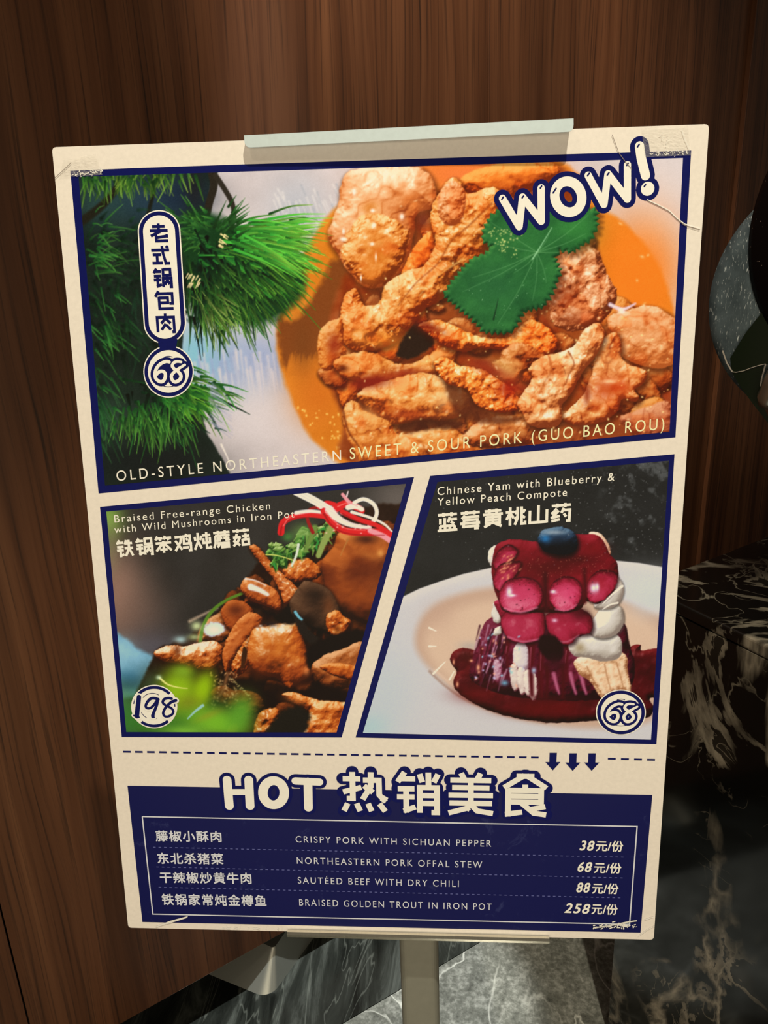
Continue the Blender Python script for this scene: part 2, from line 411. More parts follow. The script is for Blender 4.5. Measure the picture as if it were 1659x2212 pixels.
def paint_pork():
    c = Canvas(150, 330, 1490, 1062, .72, (206, 193, 190))
    R = np.random.RandomState(7)
    # plate: pinkish porcelain, bluish where the pine shades it
    n = c.noise(60, 3)
    c.a += ((n - .5) * 26)[..., None]
    c.glow(640, 450, 70, 80, (176, 178, 184), .8)
    for i in range(46):
        x = 590 + R.rand() * 160; y = 395 + R.rand() * 90
        c.stroke([(x, y), (x + 14, y + 26 + R.rand() * 20)], 5, 1, (222, 214, 208) if R.rand() < .6 else (160, 164, 172), 4, .5)
    c.glow(470, 790, 90, 75, (142, 172, 200), .95)
    c.glow(560, 780, 75, 60, (150, 163, 196), .9)
    c.glow(420, 760, 40, 60, (130, 185, 215), .9)
    for i in range(70):
        x = 420 + R.rand() * 190; y = 755 + R.rand() * 60
        c.stroke([(x, y), (x + 8, y + 45 + R.rand() * 28)], 7, 1, (214, 203, 205) if i % 2 else (150, 160, 190), 4, .45)
    c.glow(560, 905, 80, 90, (214, 202, 200), .8)
    c.glow(1440, 420, 70, 110, (214, 203, 200), .9)
    # sauce pool
    c.fill([(745, 430), (690, 490), (640, 580), (608, 650), (598, 740), (607, 800), (630, 865), (664, 935), (705, 975), (748, 1010),
            (900, 1060), (1200, 1060), (1500, 1000), (1500, 720), (1462, 690), (1440, 610), (1402, 540), (1345, 478), (1285, 440), (1200, 345),
            (900, 330), (800, 380)], (216, 128, 36), 7, 4, 30, seed=4, vary=14, vs=60)
    c.glow(1385, 590, 95, 130, (238, 124, 34), .95)
    c.glow(1000, 375, 150, 45, (232, 122, 62), .9)
    c.glow(1120, 410, 90, 60, (228, 116, 58), .8)
    c.fill([(602, 690), (640, 690), (700, 600), (722, 560), (770, 590), (760, 700), (700, 760), (690, 800), (668, 775), (640, 800), (612, 792)],
           (128, 68, 26), 9, 7, 14, seed=9)
    for i in range(60):
        x = 620 + R.rand() * 90; y = 765 + R.rand() * 22
        c.stroke([(x, y + 28), (x + 3, y - 6)], 8, 1, (212, 124, 36), 4, .7)
    c.glow(690, 850, 60, 70, (205, 108, 28), .8)
    c.glow(655, 740, 26, 60, (118, 66, 26), .7)
    c.specks(70, [(640, 880), (760, 850), (800, 1000), (720, 980)], (250, 205, 110), (1.2, 2.6), 5)
    # shadowed mass under the fried pieces
    c.fill([(742, 600), (800, 560), (930, 420), (1060, 380), (1180, 350), (1260, 420), (1330, 640), (1462, 700), (1452, 935), (1060, 985), (760, 1000),
            (740, 900), (700, 800), (705, 720)], (150, 70, 26), 8, 4, 20, seed=12, vary=26, vs=30)
    c.glow(1410, 870, 60, 70, (150, 58, 30), .8)
    T = [(112, 44, 12), (182, 90, 28), (216, 130, 54), (232, 164, 92), (248, 204, 146)]
    Pk = [(146, 64, 24), (200, 112, 54), (220, 146, 90), (234, 176, 126), (250, 216, 182)]
    Or = [(112, 40, 12), (192, 86, 24), (230, 124, 42), (246, 168, 84), (255, 214, 150)]
    Bk = [(84, 32, 12), (150, 68, 24), (190, 102, 44), (214, 138, 74), (240, 190, 140)]
    mass = np.array([(752, 600), (800, 560), (930, 420), (1060, 390), (1180, 400), (1250, 430), (1310, 640), (1450, 700), (1444, 925), (1060, 975), (770, 985), (740, 900), (705, 800), (712, 720)], float)
    k = 0
    while k < 90:
        x, y = 700 + R.rand() * 750, 400 + R.rand() * 590
        if not inside(mass, x, y): continue
        k += 1; r = 18 + R.rand() * 30; sq = .55 + R.rand() * .5; an = R.rand() * 3.14
        o = [(x + r * (math.cos(q) * math.cos(an) - sq * math.sin(q) * math.sin(an)) * (.8 + .4 * R.rand()), y + r * (math.cos(q) * math.sin(an) + sq * math.sin(q) * math.cos(an)) * (.8 + .4 * R.rand())) for q in np.linspace(0, 6.28, 9)[:-1]]
        c.blob(o, (T, Bk, Or, Bk)[R.randint(4)], r * .6, 3, 10, 3, seed=400 + k, tone=.25, jag=3, hi=.8, shade=6)
    for k in range(26):
        c.glow(760 + R.rand() * 660, 700 + R.rand() * 260, 14 + R.rand() * 30, 6 + R.rand() * 10, ((122, 30, 14), (90, 36, 14), (176, 70, 20))[R.randint(3)], .6, R.randn() * .5)
    c.blob([(1010, 372), (1120, 345), (1190, 350), (1205, 385), (1130, 420), (1070, 430), (1000, 410)], Or, 40, 3, 18, 3, seed=21, wr=.22, tone=.15, jag=4, hi=.75)
    c.blob([(748, 374), (830, 358), (905, 360), (938, 395), (940, 445), (900, 462), (892, 520), (880, 560), (850, 606), (800, 624), (765, 600), (742, 566), (708, 510), (730, 448)],
           Pk, 60, 6, 26, 3, seed=22, wr=.22, tone=.28, ts=50, jag=5, spec=.8, shade=10)
    c.blob([(775, 470), (830, 462), (880, 500), (876, 550), (845, 602), (800, 620), (760, 590), (735, 540)], T, 45, 5, 16, 4, seed=23, wr=.22, tone=.3, ts=30, jag=6, spec=1, sp=22)
    c.glow(815, 545, 26, 40, (206, 112, 30), .8); c.glow(795, 590, 22, 22, (214, 120, 40), .7)
    c.glow(800, 450, 18, 14, (206, 120, 40), .8); c.glow(895, 440, 26, 14, (222, 128, 60), .7, .6)
    for p in [(742, 517, 8, 5), (805, 455, 5, 4), (808, 487, 4, 6), (804, 527, 5, 4), (765, 415, 4, 7), (812, 555, 2, 9), (780, 600, 2, 7), (742, 500, 3, 6), (868, 468, 5, 7)]:
        c.glow(*p, (255, 242, 232), .95)
    c.glow(838, 632, 40, 18, (104, 46, 22), .85, -.5); c.glow(915, 480, 16, 22, (112, 50, 36), .8)
    c.blob([(905, 520), (935, 500), (945, 560), (915, 590), (880, 612), (862, 606), (880, 560)], Or, 30, 3, 12, 2, seed=31, wr=.22, tone=.2, hi=.8)
    P2 = [(972, 386), (996, 394), (1010, 418), (1058, 404), (1084, 420), (1080, 470), (1072, 505), (1030, 565), (985, 600), (962, 640), (918, 668), (896, 696), (850, 742),
          (782, 760), (746, 746), (730, 720), (735, 680), (744, 640), (768, 624), (786, 658), (818, 654), (834, 612), (882, 584), (916, 572), (940, 525), (930, 482), (938, 436)]
    c.blob(P2, T, 42, 7, 12, 1.6, seed=24, wr=.22, tone=.22, ts=34, jag=3, spec=.7, sp=20, shade=9)
    c.blob([(968, 392), (992, 396), (1006, 420), (1000, 470), (975, 490), (950, 470), (945, 430)], Pk, 30, 5, 9, 3, seed=25, wr=.22, tone=.15, jag=3, hi=.88, alpha=.8)
    c.stroke([(1062, 440), (1010, 490), (975, 520), (945, 570), (900, 610), (860, 660)], 4, 2, (146, 66, 22), 4, .7)
    c.stroke([(1000, 560), (940, 600), (905, 640)], 5, 2, (250, 200, 120), 4, .6)
    c.stroke([(880, 590), (850, 640), (815, 690)], 12, 6, (244, 190, 124), 7, .55)
    c.glow(830, 735, 40, 16, (240, 150, 52), .55); c.glow(775, 715, 20, 26, (226, 140, 60), .5)
    c.blob([(696, 706), (738, 688), (742, 740), (748, 765), (714, 800), (692, 790), (686, 740)], T, 24, 4, 10, 2.5, seed=26, wr=.22, tone=.2, jag=3, lo=.05, hi=.85)
    c.glow(722, 745, 16, 26, (146, 44, 18), .85)
    c.fill([(856, 762), (900, 696), (938, 738), (912, 764), (880, 775)], (46, 28, 18), 4, 3, 8)
    c.blob([(718, 782), (770, 760), (815, 765), (862, 786), (905, 778), (950, 752), (985, 756), (965, 800), (900, 828), (830, 832), (770, 822), (740, 812)], T, 26, 6, 14, 2.5, seed=27, wr=.22, tone=.28, jag=4, lo=.05, hi=.9, shade=8)
    c.glow(740, 796, 12, 8, (92, 40, 18), .9)
    c.glow(815, 826, 48, 17, (130, 30, 16), .95); c.glow(880, 806, 40, 12, (140, 40, 18), .8)
    c.blob([(905, 702), (945, 690), (985, 706), (1040, 728), (1100, 728), (1140, 692), (1180, 705), (1204, 738), (1184, 768), (1112, 758), (1040, 752), (1000, 760), (960, 748), (930, 724)],
           Or, 26, 5, 10, 2, seed=28, wr=.22, tone=.28, jag=3, spec=.5, shade=10)
    c.glow(925, 706, 40, 12, (120, 34, 20), .8, .4)
    c.blob([(1085, 760), (1120, 738), (1160, 756), (1182, 775), (1140, 800), (1110, 835), (1080, 815)], Bk, 30, 4, 14, 4, seed=38, wr=.22, tone=.2, jag=4)
    c.glow(1090, 800, 30, 18, (214, 166, 96), .8, .5)
    c.blob([(772, 850), (830, 824), (905, 806), (960, 816), (1002, 842), (1014, 885), (962, 908), (905, 908), (852, 918), (806, 892)], T, 40, 7, 16, 2.5, seed=29, wr=.22, tone=.28, jag=4, spec=.5, shade=9)
    c.glow(968, 862, 34, 24, (240, 196, 136), .7); c.glow(850, 845, 24, 22, (250, 190, 120), .5)
    c.glow(800, 828, 45, 12, (134, 32, 18), .8, -.1); c.glow(880, 895, 50, 12, (168, 62, 22), .7)
    c.blob([(742, 880), (766, 864), (792, 890), (842, 912), (862, 938), (962, 918), (1000, 938), (1042, 948), (1052, 990), (950, 1000), (800, 1010), (762, 968), (744, 920)],
           T, 34, 6, 16, 3, seed=30, wr=.22, tone=.3, jag=4, spec=.6, hi=.9)
    c.stroke([(742, 890), (752, 930), (775, 965), (790, 1000)], 5, 3, (120, 50, 14), 4, .8)
    c.fill([(860, 922), (905, 905), (960, 905), (1000, 912), (990, 925), (930, 928), (880, 935)], (74, 32, 16), 6, 3, 10, alpha=.85)
    c.glow(800, 900, 18, 20, (244, 180, 110), .6)
    c.blob([(1040, 905), (1120, 900), (1150, 925), (1140, 960), (1050, 968), (1000, 950)], Bk, 26, 4, 14, 4, seed=39, wr=.22, jag=4)
    c.fill([(960, 828), (1010, 850), (1060, 895), (1130, 900), (1100, 915), (1000, 905)], (92, 40, 18), 8, 3, alpha=.8)
    P7 = [(936, 786), (962, 770), (990, 788), (1040, 798), (1080, 822), (1110, 846), (1125, 880), (1075, 891), (1028, 873), (1008, 842), (966, 828)]
    c.blob(P7, Or, 24, 6, 9, 1.5, seed=32, wr=.22, tone=.15, jag=3, spec=.9, sp=16, shade=8)
    c.glow(1098, 838, 26, 22, (160, 36, 12), .85); c.glow(1060, 800, 40, 12, (150, 40, 20), .7, .3)
    c.blob([(1310, 690), (1360, 668), (1402, 660), (1442, 676), (1470, 705), (1470, 770), (1430, 796), (1390, 790), (1345, 770), (1330, 730)], Pk, 52, 6, 14, 2.5, seed=33, wr=.22, tone=.22, ts=30, jag=3, lo=.12, hi=.85, shade=10)
    c.blob([(1200, 560), (1248, 530), (1290, 540), (1310, 590), (1332, 625), (1330, 655), (1312, 682), (1288, 702), (1232, 716), (1196, 700), (1184, 660), (1176, 620)],
           [(104, 44, 20), (168, 88, 46), (206, 130, 82), (230, 166, 118), (246, 206, 170)], 44, 7, 12, 2, seed=34, wr=.22, tone=.2, jag=4, spec=.6, sp=14)
    c.glow(1215, 640, 30, 30, (140, 54, 24), .6); c.glow(1240, 690, 40, 14, (150, 70, 36), .6)
    c.glow(1262, 684, 14, 10, (226, 130, 80), .6)
    c.stroke([(1318, 658), (1345, 668), (1372, 656)], 9, 4, (226, 206, 236), 4, .85); c.glow(1342, 672, 8, 5, (250, 240, 255), .9)
    P8 = [(1118, 868), (1136, 840), (1148, 815), (1142, 796), (1168, 772), (1210, 760), (1245, 742), (1262, 712), (1292, 696), (1306, 724), (1288, 766), (1256, 809), (1234, 848),
          (1212, 880), (1214, 912), (1190, 924), (1148, 921), (1132, 900)]
    P9 = [(1296, 736), (1330, 718), (1342, 750), (1346, 780), (1390, 798), (1396, 816), (1386, 832), (1370, 842), (1382, 856), (1372, 868), (1346, 862), (1332, 890), (1300, 912), (1250, 918),
          (1214, 905), (1232, 880), (1262, 850), (1282, 790)]
    c.blob(P9, [(120, 44, 16), (188, 90, 36), (218, 138, 74), (240, 178, 118), (252, 220, 180)], 26, 6, 16, 1.6, seed=35, wr=.22, tone=.22, jag=3, spec=.6, shade=10)
    c.glow(1310, 840, 36, 30, (190, 70, 24), .8, -.5); c.glow(1268, 850, 8, 26, (140, 46, 18), .8); c.glow(1345, 838, 20, 16, (196, 74, 24), .8)
    c.glow(1322, 780, 20, 26, (226, 156, 96), .6); c.glow(1316, 824, 14, 4, (255, 210, 160), .8)
    c.blob(P8, [(128, 56, 24), (196, 112, 56), (220, 150, 92), (240, 184, 130), (254, 224, 186)], 30, 8, 14, 1.6, seed=36, wr=.22, tone=.16, jag=3, spec=.8, sp=16, shade=9)
    c.stroke([(1228, 760), (1240, 785), (1228, 810), (1222, 830)], 4, 2, (140, 66, 28), 3, .8)
    c.stroke([(1186, 768), (1190, 800), (1176, 826), (1165, 850)], 5, 2, (176, 98, 46), 4, .6)
    c.stroke([(1262, 720), (1240, 770), (1215, 820), (1180, 870)], 12, 8, (242, 184, 124), 8, .4)
    c.blob([(1338, 906), (1390, 882), (1446, 868), (1452, 935), (1390, 948)], [(120, 50, 26), (176, 90, 56), (212, 140, 98), (236, 180, 140)], 26, 4, 14, 4, seed=40, wr=.22, jag=4, hi=.8)
    c.glow(1300, 930, 60, 16, (130, 56, 30), .7); c.glow(1180, 945, 60, 14, (124, 56, 26), .7)
    c.stroke([(945, 772), (900, 790), (850, 800)], 4, 2, (250, 180, 90), 4, .4)
    c.specks(260, [(750, 640), (1080, 480), (1300, 650), (1450, 700), (1440, 930), (800, 980)], (255, 222, 150), (.9, 2.2), 8, .85)
    # orange glaze lying over the pile
    sl, d = c.sd(mass, 30); g = np.zeros(c.X.shape)
    g[sl] = sstep(.50, .66, c.noise(46, 91, sl, 3)) * sstep(-14, 10, d)
    m3 = (np.clip(g, 0, 1) * .5)[..., None]
    c.a = c.a * (1 - m3) + c.a * np.array([.98, .70, .42]) * m3
    for i in range(120):
        x, y = 720 + R.rand() * 720, 420 + R.rand() * 520
        px = c.a[min(c.h - 1, int((y - c.y0) * c.res)), min(c.w - 1, int((x - c.x0) * c.res))]
        if px[0] > 170 and px[2] < 150: c.glow(x, y, 2 + R.rand() * 4, 1.2 + R.rand() * 2, (255, 226, 176), .5, R.rand() * 3)
    # coriander
    base = [(958, 638), (972, 613), (1019, 558), (1045, 548), (1063, 533), (1041, 519), (1045, 492), (1056, 470), (1081, 452), (1120, 440), (1189, 442), (1250, 440), (1290, 454), (1291, 490), (1276, 519),
            (1254, 532), (1236, 546), (1211, 540), (1200, 555), (1212, 587), (1197, 627), (1175, 663), (1131, 674), (1113, 710), (1095, 721), (1045, 718), (1019, 689), (983, 660)]
    b = np.array(base, float); edge = []
    for i in range(len(b)):
        p, q = b[i], b[(i + 1) % len(b)]
        L = np.linalg.norm(q - p); m = max(1, int(L / 11)); nrm = np.array([q[1] - p[1], p[0] - q[0]]) / L
        for k in range(m):
            edge.append(p + (q - p) * (k / m) - nrm * (1.5 + R.rand() * 2)); edge.append(p + (q - p) * ((k + .55) / m) + nrm * (3 + R.rand() * 4))
    sl, d = c.sd(np.array(edge) + [6, 8], 20)
    c.put(sl, (86, 36, 16), sstep(-9, 4, d) * .6)
    c.blob(edge, [(18, 58, 30), (34, 88, 46), (52, 116, 58), (92, 150, 74), (150, 190, 110)], 10, 3, 22, 1.3, seed=41, tone=.22, ts=60, jag=0, smooth=False, hi=.62)
    c.glow(1250, 500, 40, 34, (62, 138, 62), .5); c.glow(1090, 510, 40, 24, (56, 120, 60), .35); c.glow(1070, 620, 70, 50, (42, 96, 58), .5)
    hub = (1160, 545)
    for q in [(1190, 492), (1060, 480), (1050, 520), (1270, 465), (1265, 505), (1235, 540), (1110, 590), (1020, 600), (1075, 700), (1180, 610), (1150, 650), (1000, 630)]:
        c.stroke([hub, ((hub[0] + q[0]) / 2 + 4, (hub[1] + q[1]) / 2 + 3), q], 2.2, .8, (116, 168, 110), 2, .45)
    c.stroke([(1150, 560), (1172, 525), (1192, 492)], 3, 1.5, (150, 200, 150), 2, .8); c.stroke([(1066, 690), (1072, 665), (1076, 645)], 4, 1, (16, 44, 26), 2, .7)
    c.specks(110, [(1050, 490), (1130, 500), (1120, 560), (1080, 550)], (214, 214, 130), (.7, 1.8), 14, .8)
    c.specks(40, [(1000, 620), (1180, 560), (1190, 650), (1050, 720)], (170, 210, 160), (.6, 1.2), 15, .6)
    # pine and dark backdrop on the left
    c.fill([(150, 330), (478, 330), (470, 372), (455, 400), (448, 460), (440, 560), (404, 640), (396, 740), (392, 800), (430, 870), (446, 930), (470, 975), (500, 1026), (520, 1070), (150, 1070)],
           (26, 38, 30), 3, 3, 20, seed=51, vary=10, vs=50)
    c.glow(330, 430, 110, 60, (40, 62, 78), .9); c.glow(220, 430, 60, 60, (46, 74, 72), .7); c.glow(390, 420, 60, 40, (26, 40, 58), .8)
    c.glow(420, 400, 20, 60, (30, 30, 32), .8)
    c.glow(240, 900, 60, 60, (60, 84, 66), .45); c.glow(330, 1000, 140, 50, (22, 26, 26), .9)
    c.stroke([(175, 480), (225, 440), (262, 390), (280, 350)], 20, 12, (34, 32, 22), 5, .9)
    c.stroke([(318, 470), (330, 420), (336, 370)], 8, 10, (28, 30, 22), 4, .9)
    c.stroke([(455, 360), (462, 400), (452, 440), (444, 480)], 18, 15, (42, 36, 28), 2.5, 1)
    c.stroke([(466, 380), (486, 410), (502, 440), (506, 470)], 12, 10, (48, 42, 34), 2.5, 1)
    def needles(n, cen, a0, a1, r0, r1, cols, w, seed, bend=.25, soft=1.3, back=.7, fade=1.0):
        Q = np.random.RandomState(seed)
        for i in range(n):
            a = a0 + (a1 - a0) * Q.rand(); r = r0 + (r1 - r0) * Q.rand() ** .7
            cx, cy = cen[0] + Q.randn() * cen[2], cen[1] + Q.randn() * cen[3]
            st = r * back * (.2 + .8 * Q.rand())
            dx, dy = math.cos(a), math.sin(a)
            droop = bend * (.4 + Q.rand())
            p0 = (cx + dx * st, cy + dy * st + droop * st * .15)
            p1 = (cx + dx * (st + r) / 2, cy + dy * (st + r) / 2 + droop * r * .10)
            p2 = (cx + dx * r, cy + dy * r + droop * r * .3)
            k = Q.randint(len(cols)); b_ = .75 + Q.rand() * .5
            c0 = np.array(cols[k][0], float) * b_; c1 = np.array(cols[k][1], float) * b_
            c.stroke([p0, p1, p2], w * 1.25 * (.6 + .8 * Q.rand()), 1.0, c0, soft, fade * (.7 + .3 * Q.rand()), c1)
    dk = [((12, 36, 20), (34, 84, 36)), ((14, 44, 26), (44, 100, 40)), ((10, 28, 18), (26, 62, 36)), ((8, 22, 14), (14, 40, 24))]
    br = [((24, 76, 30), (96, 158, 40)), ((20, 66, 30), (60, 140, 44)), ((18, 56, 28), (128, 178, 52)), ((30, 90, 36), (84, 160, 50))]
    needles(60, (225, 360, 40, 10), .9, 2.0, 20, 85, [((22, 60, 28), (80, 130, 40)), ((30, 70, 30), (120, 160, 60))], 5, 61, 0, 2.2)
    needles(60, (330, 350, 35, 8), 1.0, 2.2, 20, 90, [((24, 60, 28), (70, 110, 38)), ((30, 70, 30), (140, 165, 60))], 5, 62, 0, 2.2)
    needles(90, (240, 560, 40, 40), -1.2, 1.2, 10, 75, dk, 6, 63, .5, 4, .7, .6)
    needles(40, (205, 530, 15, 30), -.9, .9, 20, 80, [((30, 80, 36), (92, 150, 60))], 4.5, 64, .5, 2.5, .6, .9)
    needles(80, (240, 680, 40, 60), .2, 1.8, 10, 80, dk, 6, 65, .4, 4, .7, .6)
    needles(40, (215, 700, 20, 60), .4, 1.4, 20, 80, [((24, 70, 34), (80, 146, 60))], 4.5, 66, .3, 2.5, .6, .9)
    needles(50, (330, 640, 50, 60), .6, 2.2, 10, 80, [((18, 44, 28), (34, 76, 48))], 5, 67, .3, 4, .7, .5)
    c.fill([(395, 470), (440, 455), (500, 480), (560, 520), (640, 560), (660, 620), (600, 690), (520, 700), (430, 690), (400, 600)], (22, 58, 28), 12, 8, 20, seed=70)
    needles(80, (440, 500, 22, 18), 2.3, 4.2, 15, 70, [((26, 70, 30), (92, 150, 60)), ((24, 60, 30), (60, 120, 50))], 5, 72, -.1, 1.8)
    needles(260, (455, 560, 34, 34), .35, 1.9, 30, 170, dk, 6, 73, .15)
    needles(230, (490, 530, 34, 20), -.38, .8, 40, 205, br, 5, 74, .3)
    needles(150, (470, 560, 36, 24), .55, 1.7, 60, 172, [((14, 44, 22), (104, 150, 50)), ((12, 36, 20), (58, 112, 40))], 4.2, 75, .15)
    needles(120, (500, 510, 20, 16), -.35, .45, 90, 200, [((40, 110, 40), (150, 200, 70)), ((50, 140, 50), (110, 190, 60))], 4.6, 76, .35)
    needles(30, (470, 505, 10, 8), -1.2, -.4, 30, 90, [((26, 60, 26), (50, 100, 44))], 5, 77, .1)
    needles(60, (440, 640, 16, 16), .5, 1.5, 30, 110, [((24, 60, 24), (120, 160, 60)), ((50, 70, 30), (170, 190, 100))], 3.4, 78, .1, 1.2)
    for i in range(14):
        x = 405 + R.rand() * 30; y = 590 + R.rand() * 30
        c.stroke([(x, y), (x - 5, y + 9)], 3.5, 2, (226, 204, 150), 1.5, .8)
    for i in range(8):
        x = 468 + R.rand() * 20; y = 505 + R.rand() * 26
        c.stroke([(x, y), (x + 8, y + 5)], 4, 2, (236, 214, 150), 1.5, .85)
    needles(110, (335, 845, 36, 24), .1, 1.9, 20, 135, dk, 5.5, 81, .2)
    needles(150, (370, 830, 30, 16), .0, 1.0, 30, 115, br, 5, 82, .4)
    needles(90, (330, 860, 40, 14), 1.0, 1.9, 40, 115, [((24, 70, 30), (96, 150, 56))], 4.4, 83, .1)
    needles(60, (205, 860, 14, 40), .9, 1.8, 20, 110, [((22, 56, 34), (60, 120, 60))], 4.5, 84, .1, 2.5, .6, .8)
    for i in range(16):
        y = 830 + i * 6; c.stroke([(450 + R.rand() * 20, y), (490 + R.rand() * 14, y + 26)], 5, 1, (158, 158, 182), 3.5, .5)
    c.stroke([(478, 960), (490, 985), (498, 1005)], 5, 2, (228, 216, 206), 2, .8)
    c.a += (np.random.RandomState(3).rand(*c.a.shape[:2], 1) - .5) * 9
    return c


def paint_chicken():
    c = Canvas(222, 1036, 886, 1588, .95, (50, 47, 44))
    R = np.random.RandomState(17)
    c.a += ((c.noise(70, 2) - .5) * 14)[..., None]
    c.glow(860, 1075, 70, 50, (120, 110, 104), .7)
    c.glow(232, 1120, 34, 46, (124, 168, 66), .95); c.glow(240, 1200, 18, 80, (132, 140, 92), .6)
    c.glow(258, 1290, 60, 110, (158, 122, 104), .95); c.glow(300, 1320, 70, 70, (110, 88, 78), .6)
    c.glow(330, 1400, 60, 40, (92, 88, 96), .8)
    c.fill([(222, 1372), (262, 1372), (300, 1402), (345, 1425), (338, 1440), (325, 1442), (318, 1460), (300, 1500), (222, 1500)], (122, 172, 198), 6, 4, 14, seed=3, vary=20, vs=24)
    c.glow(280, 1465, 40, 20, (60, 112, 150), .9); c.glow(275, 1480, 40, 14, (44, 78, 112), .8); c.glow(262, 1405, 30, 26, (160, 200, 214), .6)
    c.fill([(330, 1420), (400, 1380), (470, 1320), (520, 1270), (560, 1215), (640, 1190), (700, 1130), (900, 1120), (900, 1600), (330, 1600)], (40, 21, 12), 5, 4, 14, seed=5, vary=14)
    c.glow(330, 1480, 30, 40, (56, 70, 50), .8)
    A = [(46, 17, 6), (124, 50, 13), (182, 86, 27), (214, 126, 52), (250, 206, 150)]
    D = [(26, 13, 7), (78, 36, 14), (124, 60, 24), (172, 96, 44), (226, 170, 120)]
    M = [(70, 26, 9), (150, 66, 22), (190, 98, 40), (218, 138, 74), (255, 220, 184)]
    pile = np.array([(345, 1420), (410, 1385), (480, 1320), (540, 1270), (640, 1200), (720, 1140), (860, 1150), (800, 1400), (735, 1575), (480, 1575), (400, 1480)], float)
    k = 0
    while k < 60:
        x, y = 345 + R.rand() * 510, 1140 + R.rand() * 440
        if not inside(pile, x, y): continue
        k += 1; r = 14 + R.rand() * 26; sq = .5 + R.rand() * .5; an = R.rand() * 3.14
        o = [(x + r * (math.cos(q) * math.cos(an) - sq * math.sin(q) * math.sin(an)) * (.8 + .4 * R.rand()), y + r * (math.cos(q) * math.sin(an) + sq * math.sin(q) * math.cos(an)) * (.8 + .4 * R.rand())) for q in np.linspace(0, 6.28, 9)[:-1]]
        c.blob(o, (D, D, D, A)[R.randint(4)], r * .6, 3, 10, 3, seed=700 + k, tone=.3, jag=2, hi=.55, shade=7)
    # long grass stem and bokeh behind
    c.stroke([(410, 1342), (450, 1322), (470, 1314)], 8, 4, (150, 130, 112), 4, .8)
    c.blob([(440, 1345), (470, 1325), (500, 1305), (520, 1330), (500, 1380), (450, 1390), (425, 1385)], D, 20, 3, 10, 4, seed=10)
    c.stroke([(432, 1390), (440, 1350), (460, 1318), (490, 1296), (525, 1281)], 8, 6, (88, 128, 40), 2.5, 1)
    c.glow(425, 1352, 12, 10, (206, 220, 160), .9); c.glow(390, 1382, 14, 8, (170, 200, 200), .9); c.glow(420, 1376, 14, 7, (180, 196, 140), .8)
    c.blob([(478, 1318), (498, 1296), (530, 1300), (548, 1322), (545, 1345), (505, 1362), (485, 1345)], M, 24, 2, 12, 2, seed=11, lo=0, hi=.6, shade=6)
    c.glow(510, 1318, 20, 14, (84, 34, 16), .8)
    c.fill([(440, 1362), (452, 1346), (476, 1346), (486, 1360), (470, 1372), (450, 1374)], (206, 220, 240), 4, 3, 6)
    c.glow(462, 1360, 14, 8, (240, 246, 255), .8)
    c.blob([(332, 1410), (356, 1396), (380, 1393), (400, 1396), (430, 1388), (464, 1384), (482, 1400), (474, 1430), (452, 1446), (420, 1442), (380, 1432), (348, 1426)], M, 22, 4, 9, 1.5, seed=12, tone=.25, spec=.9, sp=14, shade=8)
    c.glow(383, 1406, 8, 14, (104, 44, 16), .8); c.glow(440, 1392, 20, 5, (252, 222, 210), .7)
    c.blob([(486, 1450), (480, 1415), (492, 1375), (515, 1340), (540, 1322), (566, 1334), (558, 1360), (536, 1386), (512, 1408), (498, 1440)], M, 18, 3, 9, 1.5, seed=13, tone=.2, hi=.8, shade=6)
    c.stroke([(498, 1410), (520, 1370), (550, 1335)], 14, 6, (190, 104, 48), 9, .7)
    c.blob([(500, 1440), (515, 1405), (540, 1375), (560, 1390), (545, 1430), (530, 1450), (510, 1460)], A, 18, 5, 8, 2, seed=14, tone=.3, spec=.7, sp=12)
    c.fill([(526, 1398), (534, 1408), (528, 1440), (520, 1440)], (54, 30, 12), 2.5, 1)
    c.blob([(545, 1362), (575, 1352), (606, 1346), (640, 1344), (654, 1376), (664, 1410), (672, 1446), (662, 1466), (640, 1476), (626, 1490), (600, 1466), (566, 1458), (536, 1430), (536, 1395)],
           A, 46, 5, 16, 1.6, seed=15, tone=.22, spec=.8, sp=16, shade=10)
    c.glow(600, 1400, 40, 36, (192, 108, 38), .5); c.glow(560, 1440, 36, 26, (124, 52, 20), .5); c.glow(640, 1450, 26, 26, (150, 66, 28), .5)
    for i in range(26):
        c.glow(552 + R.rand() * 86, 1350 + R.rand() * 16, 3 + R.rand() * 3, 1.5 + R.rand() * 2, (250, 236, 220), .8, R.rand() * 3)
    c.glow(585, 1348, 16, 6, (40, 30, 34), .8); c.glow(603, 1437, 6, 5, (70, 32, 14), .7); c.glow(662, 1448, 7, 10, (226, 140, 80), .7)
    c.fill([(592, 1332), (630, 1300), (655, 1310), (640, 1345), (610, 1346)], (22, 14, 10), 4, 3, 8)
    c.blob([(520, 1262), (532, 1248), (552, 1252), (576, 1262), (598, 1278), (608, 1300), (602, 1318), (570, 1308), (540, 1296), (524, 1280)], M, 24, 3, 12, 1.5, seed=16, tone=.1, shade=6, hi=.9)
    c.stroke([(542, 1268), (560, 1274), (578, 1284)], 14, 7, (222, 230, 244), 4, .95); c.stroke([(530, 1250), (552, 1254), (575, 1265)], 4, 2, (220, 226, 236), 2.5, .8)
    c.glow(560, 1264, 14, 4, (150, 70, 30), .6, .4)
    c.blob([(538, 1182), (545, 1176), (556, 1180), (575, 1200), (592, 1222), (612, 1240), (640, 1268), (650, 1280), (632, 1298), (614, 1302), (606, 1280), (590, 1250), (570, 1225), (550, 1200)],
           M, 14, 3, 8, 1.5, seed=18, tone=.15, spec=.6, sp=14, shade=6, hi=.85)
    for i in range(12): c.glow(600 + i * 3.6 + R.randn() * 3, 1240 + i * 4 + R.randn() * 3, 2.5, 1.6, (250, 232, 200), .8, .8)
